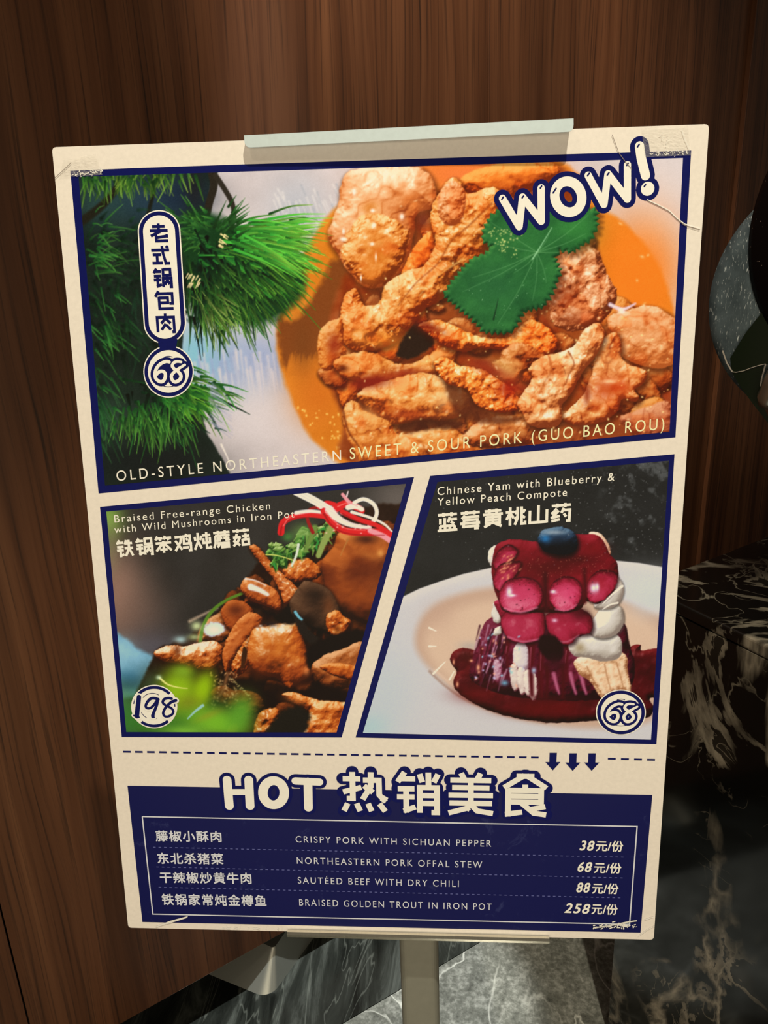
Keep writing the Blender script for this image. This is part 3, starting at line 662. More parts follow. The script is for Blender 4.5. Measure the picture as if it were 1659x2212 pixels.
    c.blob([(612, 1226), (640, 1212), (660, 1204), (690, 1225), (692, 1245), (650, 1258), (620, 1250)], A, 18, 3, 8, 2, seed=19, tone=.3, spec=.6, sp=14, hi=.85)
    c.blob([(694, 1215), (720, 1180), (735, 1150), (790, 1148), (850, 1165), (870, 1180), (850, 1300), (820, 1350), (770, 1340), (720, 1310), (700, 1260)],
           [(34, 15, 8), (98, 40, 15), (142, 66, 24), (190, 104, 44), (240, 180, 110)], 60, 7, 40, 3, seed=20, tone=.3, ts=50, hi=.85, shade=10)
    c.glow(780, 1240, 44, 26, (84, 32, 14), .6); c.glow(800, 1200, 30, 10, (190, 112, 50), .6, .3); c.glow(760, 1290, 40, 26, (150, 72, 26), .5); c.glow(815, 1275, 20, 40, (160, 84, 36), .5)
    c.stroke([(752, 1165), (742, 1185), (736, 1200)], 4, 2, (180, 120, 60), 2.5, .8); c.glow(822, 1195, 8, 8, (236, 170, 90), .7)
    c.glow(790, 1165, 26, 10, (56, 24, 14), .8)
    c.blob([(626, 1300), (650, 1262), (664, 1254), (700, 1266), (720, 1285), (735, 1320), (750, 1350), (725, 1372), (690, 1362), (650, 1345), (630, 1325)],
           [(22, 15, 11), (58, 38, 26), (84, 56, 38), (116, 82, 58), (170, 140, 110)], 26, 4, 20, 1.6, seed=22, tone=.25, shade=8, hi=.8)
    c.glow(680, 1285, 22, 16, (34, 22, 16), .8); c.glow(665, 1340, 30, 14, (24, 14, 10), .8); c.glow(710, 1310, 14, 22, (120, 62, 28), .5)
    c.blob([(704, 1332), (728, 1318), (746, 1334), (758, 1340), (756, 1356), (738, 1376), (712, 1368)], A, 16, 4, 8, 1.6, seed=23, tone=.2, spec=.5, hi=.95, shade=6)
    c.glow(728, 1358, 7, 7, (110, 54, 16), .8)
    c.fill([(632, 1318), (648, 1330), (668, 1360), (690, 1380), (700, 1400), (676, 1395), (650, 1370), (638, 1345)], (34, 26, 22), 3, 2, 8)
    c.stroke([(638, 1322), (645, 1332), (652, 1338)], 7, 5, (110, 178, 196), 2.5, .9)
    c.fill([(665, 1400), (720, 1370), (790, 1360), (780, 1395), (720, 1410), (690, 1440), (665, 1440)], (22, 12, 9), 6, 4, 10)
    c.blob([(672, 1440), (700, 1415), (740, 1402), (790, 1388), (786, 1480), (752, 1486), (710, 1490), (688, 1470)], D, 26, 4, 14, 2, seed=24, tone=.2, lo=.1)
    c.blob([(690, 1442), (712, 1432), (760, 1436), (790, 1450), (780, 1472), (730, 1462)], A, 12, 3, 10, 2.5, seed=25, tone=.15, hi=.85)
    c.fill([(510, 1470), (600, 1475), (640, 1490), (700, 1480), (770, 1500), (760, 1525), (690, 1515), (610, 1500), (590, 1530), (540, 1520)], (24, 13, 9), 8, 5, 12, alpha=.9)
    c.blob([(608, 1502), (625, 1494), (650, 1500), (690, 1512), (740, 1516), (770, 1522), (760, 1600), (650, 1600), (655, 1560), (668, 1540), (640, 1522)], A, 20, 6, 12, 2, seed=26, tone=.25, spec=.5, shade=8)
    c.glow(640, 1512, 26, 8, (206, 124, 56), .6, .25)
    c.blob([(480, 1500), (520, 1490), (560, 1500), (570, 1530), (540, 1545), (500, 1530)], D, 20, 4, 10, 3, seed=27, hi=.6)
    c.blob([(560, 1540), (600, 1530), (600, 1560), (580, 1590), (548, 1590)], A, 18, 5, 8, 2.5, seed=28, spec=.8, sp=10, hi=.8)
    c.fill([(570, 1600), (610, 1535), (660, 1530), (668, 1560), (640, 1600)], (30, 26, 20), 6, 4, 8)
    c.stroke([(492, 1455), (485, 1480), (475, 1502), (455, 1510)], 9, 3, (150, 96, 60), 5, .6)
    for i in range(60):
        c.glow(455 + R.rand() * 60, 1450 + R.rand() * 80, 2 + R.rand() * 2, 1.2 + R.rand(), (220, 170, 120), .6, R.rand() * 3)
    for i in range(18): c.glow(500 + i * 2.4, 1465 + i * 2.4 + R.randn() * 2, 2.4, 1.5, (220, 196, 130), .6)
    # blurred greens in front
    c.glow(262, 1540, 50, 60, (62, 116, 62), .95); c.glow(240, 1500, 24, 30, (120, 150, 126), .6)
    c.glow(330, 1560, 110, 40, (60, 122, 44), .95); c.glow(420, 1545, 80, 50, (62, 118, 40), .9)
    c.glow(385, 1490, 44, 50, (142, 180, 26), 1, .3, 1.5); c.glow(438, 1490, 22, 44, (150, 188, 16), .95, .35, 1.4); c.glow(395, 1450, 24, 14, (128, 164, 40), .9)
    c.glow(410, 1520, 30, 20, (128, 130, 30), .7); c.glow(470, 1560, 70, 30, (118, 176, 42), 1, .2, 1.4); c.glow(520, 1540, 30, 44, (96, 158, 46), .9, .4, 1.3)
    c.glow(450, 1545, 30, 8, (150, 142, 40), .5, -.4); c.glow(400, 1580, 50, 14, (132, 190, 60), .8)
    c.stroke([(345, 1464), (362, 1478), (386, 1485), (405, 1487)], 5, 1.5, (226, 222, 130), 2, .9); c.glow(343, 1463, 6, 5, (200, 226, 190), .8)
    c.stroke([(406, 1552), (420, 1538), (438, 1524)], 3, 7, (150, 196, 190), 2.5, .9)
    # greens and radish garnish on top
    for i in range(54):
        u = R.rand(); x = 590 + u * 125; y = 1205 - u * 62 + R.randn() * 13; r = 5 + R.rand() * 8
        if y < 1135 and x < 640: continue
        o = [(x + r * (.6 + .8 * R.rand()) * math.cos(q), y + r * .75 * (.6 + .8 * R.rand()) * math.sin(q)) for q in np.linspace(0, 6.28, 10)[:-1]]
        g0 = ((16, 44, 16), (40, 96, 34), (86, 140, 56), (150, 190, 100), (210, 226, 170)) if R.rand() < .5 else ((24, 50, 20), (66, 104, 40), (118, 150, 70), (170, 196, 120), (220, 230, 180))
        c.blob(o, g0, r * .7, 1.5, 5, 1.6, seed=900 + i, tone=.25, jag=2, hi=.8, shade=3)
    for i in range(60):
        x = 585 + R.rand() * 130; y = 1215 - (x - 585) * .55 + R.randn() * 14
        if y < 1135 and x < 640: continue
        k = R.rand()
        c.stroke([(x, y), (x + R.randn() * 8, y + 8 + R.rand() * 12)], 5, 2, ((30, 74, 26), (70, 130, 46), (120, 160, 70), (50, 140, 60))[int(k * 4)], 2, .85)
    c.glow(600, 1198, 18, 8, (40, 100, 40), .7); c.glow(622, 1160, 12, 10, (70, 140, 60), .7); c.glow(655, 1150, 26, 20, (110, 150, 76), .7)
    c.stroke([(575, 1198), (600, 1200), (640, 1212)], 3, 2, (210, 214, 110), 1.6, .9)
    c.stroke([(716, 1140), (700, 1170), (688, 1200)], 16, 12, (140, 158, 84), 3, .95); c.stroke([(680, 1140), (668, 1170), (660, 1190)], 14, 10, (110, 140, 66), 4, .8)
    c.stroke([(645, 1176), (640, 1200), (630, 1222)], 6, 5, (214, 220, 206), 2, .9)
    red, wht, pnk = (214, 36, 40), (236, 230, 232), (232, 150, 158)
    c.stroke([(676, 1150), (664, 1120), (670, 1100), (706, 1092)], 8, 6, (150, 30, 30), 2, .9)
    c.stroke([(607, 1150), (612, 1128), (636, 1116), (668, 1112), (704, 1116)], 15, 10, red, 2, 1)
    c.stroke([(640, 1108), (670, 1104), (705, 1108)], 9, 6, wht, 3, .95)
    c.stroke([(690, 1096), (705, 1086), (724, 1090), (736, 1098)], 10, 8, red, 2, 1)
    c.stroke([(640, 1062), (680, 1082), (716, 1104)], 17, 17, wht, 2, 1)
    c.stroke([(726, 1098), (748, 1088), (775, 1098), (782, 1104)], 18, 12, red, 2, 1)
    c.stroke([(740, 1068), (750, 1080), (762, 1094)], 7, 9, pnk, 2, .95); c.stroke([(752, 1062), (749, 1072)], 3, 4, (214, 196, 196), 1.6, .9)
    c.stroke([(765, 1086), (785, 1078), (806, 1088), (814, 1106), (808, 1124), (798, 1134)], 8, 9, (240, 238, 240), 2, 1)
    c.stroke([(752, 1096), (768, 1094), (782, 1100)], 12, 10, (240, 226, 214), 3, .95)
    c.stroke([(740, 1106), (775, 1122), (812, 1134), (842, 1152), (850, 1160)], 12, 8, red, 2, 1)
    c.stroke([(760, 1106), (800, 1118), (830, 1132), (848, 1150)], 7, 4, wht, 2, .95)
    c.stroke([(700, 1104), (716, 1128), (745, 1146), (790, 1150), (830, 1150), (850, 1162)], 15, 16, red, 2, 1)
    c.stroke([(712, 1102), (730, 1120), (760, 1134), (800, 1140)], 20, 6, (244, 224, 226), 3, .95)
    c.stroke([(800, 1146), (828, 1158), (848, 1172)], 12, 12, pnk, 3, .9)
    for q, w_ in (([(606, 1154), (611, 1134), (634, 1121), (668, 1117)], 4), ([(700, 1110), (716, 1134), (745, 1151), (790, 1156), (830, 1156)], 4), ([(740, 1110), (775, 1127), (812, 1139)], 3)): c.stroke(q, w_, 1.5, (140, 14, 22), 3, .7)
    for q, w_ in (([(612, 1136), (628, 1116), (660, 1108)], 3), ([(704, 1104), (722, 1126), (750, 1142), (790, 1146)], 3), ([(730, 1094), (752, 1086), (772, 1094)], 3)): c.stroke(q, w_, 1, (250, 130, 120), 2, .7)
    for q in ([(655, 1066), (700, 1090), (740, 1112)], [(650, 1070), (700, 1096), (730, 1114)], [(740, 1122), (770, 1134), (800, 1140)]): c.stroke(q, 2, 1, (196, 186, 190), 2, .6)
    for _ in range(14): c.glow(690 + R.rand() * 120, 1130 + R.rand() * 22, 2, 1.4, (255, 200, 190), .8)
    c.a += (np.random.RandomState(4).rand(*c.a.shape[:2], 1) - .5) * 8
    return c


def paint_yam():
    c = Canvas(775, 984, 1452, 1604, .92, (40, 40, 39))
    R = np.random.RandomState(27)
    c.a += ((c.noise(50, 2) - .5) * 10)[..., None]
    sl = c.box(1280, 990, 1450, 1210)
    m = sstep(.55, .8, c.noise(22, 6, sl, 4)) * sstep(1270, 1350, c.X[sl]) * sstep(1215, 1150, c.Y[sl])
    c.put(sl, (98, 100, 100), m * .7)
    rim = [(760, 1345), (868, 1290), (905, 1272), (950, 1256), (1000, 1240), (1062, 1226), (1140, 1212), (1220, 1206), (1300, 1208), (1380, 1216), (1470, 1232), (1470, 1640), (700, 1640)]
    c.fill(rim, (203, 199, 199), 2.5, smooth=False)
    sl, d = c.sd(np.array(rim), 30)
    c.put(sl, (222, 214, 206), sstep(26, 3, d) * sstep(-2, 2, d) * .5)
    c.glow(830, 1500, 70, 110, (186, 196, 208), .7); c.glow(800, 1570, 40, 30, (170, 198, 210), .8); c.glow(1400, 1270, 70, 40, (206, 208, 210), .9)
    c.glow(1400, 1330, 50, 26, (226, 210, 200), .8)
    well = [(896, 1385), (905, 1345), (935, 1310), (985, 1285), (1050, 1270), (1150, 1262), (1260, 1270), (1350, 1300), (1430, 1330), (1480, 1380), (1480, 1470), (1400, 1560), (1250, 1572), (1100, 1548), (1010, 1512), (945, 1460), (908, 1420)]
    c.fill(well, (196, 164, 142), 12)
    c.fill([(918, 1380), (940, 1335), (1000, 1310), (1100, 1295), (1300, 1300), (1400, 1340), (1440, 1400), (1400, 1500), (1250, 1555), (1100, 1535), (1010, 1495), (950, 1450), (925, 1415)], (216, 186, 160), 18, alpha=.9)
    c.glow(950, 1330, 40, 30, (190, 156, 136), .5, -.6); c.glow(1410, 1300, 46, 30, (200, 204, 208), .85)
    c.stroke([(928, 1450), (960, 1480), (1010, 1514), (1090, 1545), (1180, 1562)], 5, 3, (150, 112, 92), 5, .6)
    c.stroke([(940, 1448), (985, 1485), (1040, 1516), (1110, 1540)], 6, 3, (226, 196, 172), 6, .6)
    c.glow(1012, 1395, 22, 10, (186, 170, 158), .9)
    for a, b, w in [((927, 1356), (942, 1363), 4), ((927, 1396), (942, 1396), 4), ((936, 1455), (962, 1429), 4.5), ((971, 1468), (981, 1450), 4)]:
        c.stroke([a, ((a[0] + b[0]) / 2, (a[1] + b[1]) / 2), b], w, 1.5, (250, 238, 220), 1.5, 1)
    W = [(110, 20, 40), (168, 128, 132), (204, 190, 184), (226, 218, 208), (246, 240, 232)]
    S = [(26, 5, 8), (54, 8, 14), (82, 14, 20), (126, 32, 36), (216, 140, 130)]
    G = [(52, 8, 18), (112, 18, 36), (160, 34, 62), (198, 70, 104), (244, 190, 200)]
    Wh = [(140, 126, 116), (182, 172, 160), (206, 198, 188), (224, 218, 210), (244, 240, 232)]
    Cr = [(150, 96, 62), (198, 152, 112), (228, 190, 152), (240, 212, 180), (252, 236, 214)]
    c.blob([(972, 1422), (984, 1404), (1010, 1400), (1040, 1412), (1060, 1440), (1300, 1450), (1350, 1420), (1362, 1396), (1384, 1392), (1386, 1405), (1420, 1400), (1440, 1410), (1440, 1500), (1404, 1508), (1412, 1530), (1395, 1550),
            (1340, 1540), (1290, 1556), (1200, 1561), (1120, 1552), (1050, 1532), (990, 1496), (980, 1470), (986, 1450), (976, 1436)], S, 18, 2, 16, 1.6, seed=3, tone=.2, spec=.25, sp=20, hi=.75)
    c.glow(1180, 1530, 90, 18, (96, 10, 14), .7); c.glow(1030, 1500, 50, 18, (110, 16, 18), .6); c.glow(1010, 1420, 20, 12, (70, 18, 16), .7)
    # skirt of the cake
    c.blob([(1052, 1340), (1100, 1330), (1240, 1340), (1340, 1340), (1362, 1400), (1372, 1450), (1352, 1500), (1290, 1512), (1180, 1512), (1090, 1500), (1020, 1470), (1018, 1430), (1032, 1390)],
           [(36, 6, 16), (74, 12, 30), (104, 24, 48), (140, 60, 84), (200, 150, 170)], 50, 5, 14, 2.5, seed=4, tone=.3, hi=.7)
    for i in range(70):
        x = 1030 + R.rand() * 70; y = 1350 + R.rand() * 110
        c.stroke([(x, y), (x - 8, y + 20 + R.rand() * 14)], 5, 2, ((130, 70, 96), (60, 14, 30), (176, 130, 150), (40, 8, 18))[R.randint(4)], 2.5, .6)
    c.blob([(1070, 1358), (1082, 1352), (1082, 1368), (1066, 1372)], Wh, 8, 1, 6, 2, seed=5)
    c.blob([(1114, 1392), (1132, 1388), (1142, 1410), (1144, 1440), (1130, 1452), (1112, 1444), (1108, 1420)], [(150, 120, 130), (200, 186, 190), (222, 212, 212), (240, 234, 232)], 18, .7, 14, 2, seed=6, tone=.08)
    c.blob([(1066, 1430), (1076, 1424), (1084, 1440), (1080, 1470), (1068, 1468)], [(120, 40, 70), (176, 120, 140), (206, 170, 184)], 10, 2, 6, 3, seed=7)
    for x, y in [(1112, 1462), (1128, 1470), (1142, 1474), (1152, 1482)]:
        c.blob([(x - 9, y - 24), (x + 4, y - 26), (x + 10, y), (x + 8, y + 24), (x - 2, y + 30), (x - 10, y + 10)], [(120, 70, 76), (200, 176, 170), (226, 212, 200), (244, 234, 222)], 9, .9, 9, 1.8, seed=8 + x, tone=.12)
    for x in (1196, 1232, 1254):
        c.stroke([(x, 1455), (x + 6, 1480), (x + 12, 1498)], 10, 6, (176, 92, 122), 4, .8)
    for x in (1215, 1180, 1165): c.stroke([(x, 1440), (x + 2, 1470), (x, 1505)], 16, 10, (74, 10, 20), 6, .7)
    for x, y0, y1, w_ in ((1098, 1382, 1440, 12), (1150, 1385, 1500, 16), (1172, 1390, 1505, 14), (1226, 1392, 1470, 12), (1040, 1400, 1470, 10)):
        c.stroke([(x, y0), (x - 3, (y0 + y1) / 2), (x - 1, y1)], w_, w_ * .6, (84, 12, 24), 5, .75); c.stroke([(x - 3, y0 + 14), (x - 5, (y0 + y1) / 2)], 2.5, 1, (206, 120, 140), 2, .5)
    c.glow(1060, 1480, 40, 12, (70, 10, 18), .6); c.glow(1180, 1508, 70, 8, (74, 10, 18), .6)
    # cream base at the right
    c.blob([(1242, 1425), (1300, 1405), (1350, 1412), (1356, 1450), (1362, 1490), (1340, 1500), (1310, 1506), (1296, 1506), (1272, 1470), (1250, 1455)], Cr, 24, 3, 9, 2, seed=40, tone=.12, hi=.92)
    for xs in ([(1268, 1440), (1282, 1470), (1300, 1500)], [(1306, 1435), (1312, 1465), (1322, 1498)], [(1332, 1432), (1340, 1460), (1348, 1492)]):
        c.stroke(xs, 3, 2, (170, 116, 76), 3, .7)
        c.stroke([(p[0] + 10, p[1]) for p in xs], 8, 7, (240, 216, 184), 6, .6)
    c.blob([(1228, 1392), (1260, 1372), (1300, 1368), (1336, 1374), (1344, 1400), (1336, 1422), (1300, 1428), (1270, 1420), (1240, 1416)], Wh, 26, 2, 16, 2, seed=41, tone=.1, hi=.95)
    c.glow(1252, 1398, 12, 12, (150, 128, 90), .7)
    # white right-hand lobes
    c.blob([(1286, 1330), (1310, 1300), (1340, 1310), (1348, 1335), (1340, 1362), (1315, 1378), (1285, 1376), (1270, 1355)], Wh, 34, .5, 20, 1.6, seed=42, tone=.06, light=(-.5, -.5, .7), shade=4)
    c.blob([(1290, 1290), (1318, 1245), (1340, 1252), (1347, 1275), (1338, 1300), (1318, 1314), (1285, 1312)], Wh, 28, .5, 20, 1.6, seed=43, tone=.06, light=(-.5, -.5, .7), shade=4)
    c.blob([(1056, 1215), (1056, 1190), (1074, 1176), (1082, 1190), (1068, 1225)], Wh, 10, .5, 10, 1.6, seed=44)
    c.blob([(1062, 1330), (1068, 1300), (1085, 1300), (1084, 1340), (1070, 1344)], Wh, 10, .5, 10, 1.6, seed=45)
    c.blob([(1270, 1152), (1296, 1152), (1312, 1170), (1318, 1196), (1300, 1192)], [(170, 120, 90), (226, 190, 160), (244, 220, 196)], 10, .5, 10, 1.6, seed=46)
    # glazed lobes, lower row then upper row
    c.blob([(1068, 1300), (1080, 1330), (1084, 1360), (1100, 1350), (1100, 1300)], G, 16, 1, 10, 2, seed=50, hi=.6)
    for P, hi, sd_ in [([(1082, 1345), (1090, 1322), (1130, 1310), (1172, 1318), (1178, 1350), (1168, 1378), (1130, 1388), (1098, 1378)], .62, 51),
                       ([(1180, 1330), (1210, 1316), (1262, 1318), (1280, 1340), (1276, 1366), (1250, 1372), (1236, 1388), (1210, 1390), (1188, 1372)], .55, 52)]:
        c.blob(P, G, 32, 1, 14, 1.8, seed=sd_, tone=.12, spec=.2, hi=hi, shade=7, light=(-.2, .2, .8))
    c.stroke([(1098, 1376), (1130, 1386), (1165, 1380)], 5, 4, (206, 110, 140), 4, .7); c.stroke([(1196, 1384), (1225, 1386), (1250, 1372)], 4, 3, (200, 120, 140), 4, .6)
    c.glow(1198, 1340, 6, 4, (230, 210, 230), .8); c.glow(1255, 1325, 20, 16, (52, 12, 18), .6)
    c.fill([(1172, 1372), (1200, 1374), (1218, 1400), (1212, 1426), (1190, 1428), (1170, 1412), (1162, 1392)], (34, 8, 14), 4, 2, 8); c.glow(1200, 1434, 22, 14, (60, 16, 26), .8)
    c.blob([(1066, 1195), (1072, 1178), (1094, 1166), (1130, 1166), (1160, 1170), (1200, 1160), (1255, 1154), (1290, 1156), (1308, 1178), (1316, 1196), (1332, 1214), (1336, 1240), (1330, 1258), (1326, 1276), (1308, 1292), (1290, 1304),
            (1266, 1300), (1240, 1320), (1100, 1322), (1080, 1300), (1068, 1272), (1062, 1235)], [(40, 5, 10), (90, 12, 22), (124, 18, 32), (160, 40, 56), (220, 120, 120)], 24, 2, 16, 1.8, seed=53, tone=.15, hi=.7)
    for P, hi, sd_ in [([(1064, 1215), (1078, 1188), (1100, 1176), (1118, 1190), (1100, 1215), (1076, 1230)], .7, 54),
                       ([(1066, 1258), (1078, 1222), (1110, 1212), (1126, 1216), (1112, 1245), (1082, 1276)], .7, 55),
                       ([(1078, 1290), (1090, 1258), (1130, 1246), (1162, 1258), (1172, 1290), (1152, 1316), (1110, 1322), (1088, 1312)], .85, 56),
                       ([(1186, 1290), (1196, 1258), (1225, 1244), (1252, 1258), (1256, 1288), (1240, 1314), (1205, 1318)], .9, 57),
                       ([(1266, 1268), (1285, 1236), (1318, 1232), (1334, 1244), (1326, 1272), (1302, 1296), (1274, 1298)], .7, 58)]:
        c.blob(P, G, 34, .8, 12, 1.8, seed=sd_, tone=.1, hi=hi, shade=5, light=(-.1, .35, .8))
    c.glow(1125, 1282, 28, 22, (196, 60, 98), .7); c.glow(1225, 1285, 24, 20, (206, 60, 104), .7); c.glow(1290, 1262, 26, 16, (150, 24, 38), .6)
    c.stroke([(1090, 1314), (1125, 1322), (1160, 1312)], 5, 4, (222, 128, 156), 4, .7); c.stroke([(1200, 1316), (1225, 1318), (1245, 1306)], 4, 3, (220, 130, 160), 4, .6)
    c.stroke([(1178, 1240), (1178, 1280), (1180, 1320)], 14, 12, (64, 10, 18), 8, .8); c.stroke([(1262, 1230), (1264, 1270), (1262, 1300)], 10, 10, (74, 12, 20), 7, .8)
    c.glow(1190, 1225, 70, 16, (74, 14, 16), .7); c.glow(1240, 1208, 40, 12, (60, 12, 14), .7); c.glow(1280, 1185, 30, 14, (110, 16, 22), .6)
    c.specks(60, [(1100, 1260), (1300, 1250), (1260, 1310), (1110, 1320)], (70, 10, 24), (.8, 1.6), 61, .7)
    c.specks(120, [(1100, 1235), (1160, 1200), (1300, 1195), (1320, 1240), (1200, 1250)], (180, 120, 90), (.6, 1.1), 62, .6)
    for p in [(1100, 1278, 6, 10), (1106, 1286, 8, 3), (1195, 1278, 6, 4), (1282, 1270, 8, 10), (1290, 1268, 4, 8)]: c.glow(*p, (232, 236, 255), .95)
    for i in range(26):
        t = R.rand(); c.glow(1084 + 30 * t + R.randn() * 5, 1200 + 50 * R.rand(), 4, 2, (240, 170, 120), .6, -.7)
    for i in range(34):
        c.glow(1020 + R.rand() * 120, 1370 + R.rand() * 120, 2 + R.rand() * 2.5, 1.5 + R.rand() * 2, ((150, 205, 225), (200, 200, 240), (240, 170, 140))[R.randint(3)], .85, R.rand() * 3)
    c.glow(1090, 1475, 8, 6, (120, 190, 220), .8); c.glow(1153, 1448, 5, 6, (170, 200, 226), .9)
    c.stroke([(1302, 1304), (1322, 1284), (1344, 1266)], 2, 6, (240, 232, 222), 1.8, .95); c.stroke([(1302, 1316), (1318, 1306), (1334, 1302)], 2, 4.5, (240, 232, 222), 1.8, .9)
    for p in [(980, 1430, 2.5, 6), (988, 1478, 3, 6), (1033, 1442, 4, 7), (1018, 1427, 4, 3)]: c.glow(*p, (240, 170, 130), .9)
    # blueberry
    c.blob([(1162, 1165), (1170, 1148), (1195, 1139), (1222, 1140), (1242, 1154), (1247, 1172), (1240, 1190), (1215, 1198), (1185, 1194), (1168, 1182)],
           [(10, 14, 20), (22, 34, 48), (42, 66, 92), (90, 120, 146), (200, 206, 210)], 28, .5, 14, 1.8, seed=65, tone=.12, light=(-.2, -.9, .35), shade=8, hi=.8)
    c.glow(1178, 1164, 10, 8, (40, 120, 180), .85); c.glow(1198, 1150, 26, 5, (180, 190, 196), .6); c.glow(1222, 1180, 20, 12, (14, 18, 24), .7)
    c.specks(150, [(860, 1060), (960, 1000), (1440, 990), (1440, 1210), (1000, 1230)], (150, 150, 146), (.6, 1.2), 66, .5)
    c.specks(160, [(1200, 1010), (1440, 990), (1440, 1230), (1250, 1160)], (150, 150, 150), (.6, 1.3), 67, .6)
    c.a += (np.random.RandomState(5).rand(*c.a.shape[:2], 1) - .5) * 8
    return c

# ---------------------------------------------------------------- black marble counter
ZC = .95
WF = Vector((.4386, -.8987, 0))
K0 = on_z(1387, 1263, ZC); K0.z = 0
cnt = thing('counter', 'glossy black marble counter with cream swirling veins beside the menu board', 'counter', Matrix.Translation(K0))
bm = bmesh.new(); foot = [Vector((0, 0, 0)), UW * 2.2, UW * 2.2 + WF * .95, WF * .95]
prism(bm, [p for p in foot], (0, 0, ZC - .0205)); bm_obj('body', bm, M_bm, cnt)
bm = bmesh.new(); prism(bm, [p + Vector((0, 0, ZC - .02)) for p in foot], (0, 0, .02)); bevel(bm_obj('countertop', bm, M_bm, cnt), .0042, 3)

# ---------------------------------------------------------------- round ornament standing on the counter
M_steel = NT('scratched_steel')
t = M_steel
sv = t.coords((1, .16, 1), (0, 0, math.radians(20)))
scr = t.ramp(t.noise(sv, 420, 3, .7), [(.60, (0, 0, 0)), (.70, (1, 1, 1))])
t.l(t.mix(scr, t.ramp(t.noise(t.coords(), 24, 5), [(.3, (.045, .068, .08)), (.7, (.14, .19, .215))]), (.8, .9, .92)), t.b.inputs['Base Color'])
t.b.inputs['Metallic'].default_value = .45; t.b.inputs['Roughness'].default_value = .4
t.bump(t.noise(sv, 420, 3, .7), .35, .0008)
M_speck = NT('black_speckled_glaze'); t = M_speck
spv = t.noise(t.coords((1, 1, 1)), 260, 2, .5)
t.l(t.mix(t.ramp(spv, [(.735, (0, 0, 0)), (.76, (1, 1, 1))]), (.0035, .002, .002), (.55, .42, .36)), t.b.inputs['Base Color'])
t.b.inputs['Roughness'].default_value = .5; t.b.inputs['Specular IOR Level'].default_value = .12
M_green = mat_plain('dark_green_reflection', (.006, .012, .005), .16, 0, .4)  # the disc's dark green reflection, put into a colour
M_edge = mat_plain('pale_cut_edge', (.42, .38, .33), .5)
M_alu = mat_brushed('brushed_aluminium', (.60, .63, .60), .42, (40, 1, 1), .06)
M_knob = mat_brushed('polished_knob', (.55, .5, .42), .22)
DC = CAM + ray(1842, 640) * 1.15; DN = (CAM - DC).normalized()
zx = Vector((0, 0, 1)).cross(DN).normalized(); zy = DN.cross(zx)
DM = Matrix(((zx.x, zy.x, DN.x, DC.x), (zx.y, zy.y, DN.y, DC.y), (zx.z, zy.z, DN.z, DC.z), (0, 0, 0, 1)))
orn = thing('ornament', 'scratched steel disc and black speckled disc ornament standing on the black marble counter', 'ornament', Matrix.Translation((DC.x, DC.y, ZC)))
inv = Matrix.Translation((-DC.x, -DC.y, -ZC))
RD = (on_plane(1533, 640, DC, DN) - DC).length
bm = bmesh.new(); lathe(bm, [(0, .012), (RD * .6, .010), (RD * .93, .004), (RD, 0), (RD * .995, -.006), (RD * .9, -.008), (0, -.006)], Matrix.Identity(4))
o = bm_obj('steel_disc', bm, M_steel.m, orn, True); o.matrix_parent_inverse = Matrix.Identity(4); o.matrix_local = inv @ DM
BC = CAM + ray(2060, 480) * 1.03; BN = (CAM - BC).normalized()
zx2 = Vector((0, 0, 1)).cross(BN).normalized(); zy2 = BN.cross(zx2)
BM_ = Matrix(((zx2.x, zy2.x, BN.x, BC.x), (zx2.y, zy2.y, BN.y, BC.y), (zx2.z, zy2.z, BN.z, BC.z), (0, 0, 0, 1)))
RB = (on_plane(1621, 480, BC, BN) - BC).length
bm = bmesh.new(); lathe(bm, [(0, .05), (RB * .5, .042), (RB * .85, .02), (RB * .97, .006), (RB, -.004), (RB * .97, -.014), (0, -.02)], Matrix.Identity(4))
o = bm_obj('speckled_disc', bm, M_speck.m, orn, True); o.matrix_local = inv @ BM_
PO = DC + DN * .014
def dp(pts): return [inv @ on_plane(x, y, PO, DN) for x, y in pts]
bm = bmesh.new(); prism(bm, dp([(1659, 655), (1640, 682), (1610, 720), (1577, 774), (1582, 803), (1604, 800), (1630, 792), (1651, 786), (1662, 788), (1720, 780), (1720, 640)]), DN * -.004)
bm_obj('reflection_panel', bm, M_green, orn)  # plate standing in for the dark mirror reflection low on the steel disc
bm = bmesh.new(); prism(bm, dp([(1582, 806), (1604, 802), (1630, 795), (1650, 788), (1646, 810), (1642, 836), (1646, 870), (1659, 900), (1690, 935), (1690, 948), (1659, 914), (1626, 872), (1600, 836)]), DN * -.004)
bm_obj('reflection_panel', bm, M_green, orn)
def strip(pts, w):
    P = dp(pts); bm = bmesh.new()
    for a, b in zip(P, P[1:]):
        d = (b - a).normalized(); s = d.cross(DN) * w / 2
        prism(bm, [a - s, a + s, b + s, b - s], DN * .0016)
    return bm
bm_obj('cut_edge', strip([(1561, 757), (1570, 783), (1582, 803)], .0022), M_edge, orn)
bm_obj('cut_edge', strip([(1582, 803), (1590, 804), (1606, 801), (1624, 794), (1640, 789), (1654, 786)], .0011), M_edge, orn)
bm_obj('cut_edge', strip([(1654, 787), (1650, 802), (1646, 816), (1643, 834)], .0022), M_edge, orn)
kc = inv @ on_plane(1672, 845, PO + DN * .02, DN)
bm = bmesh.new(); lathe(bm, [(0, .03), (.014, .03), (.0215, .024), (.023, .012), (.022, 0), (.023, -.01), (.018, -.02), (0, -.02)], Matrix.Translation(kc) @ Matrix.Rotation(math.radians(28), 4, 'X') @ Matrix.Scale(1.35, 4, (0, 0, 1)), 48)
bm_obj('knob', bm, M_knob, orn, True)
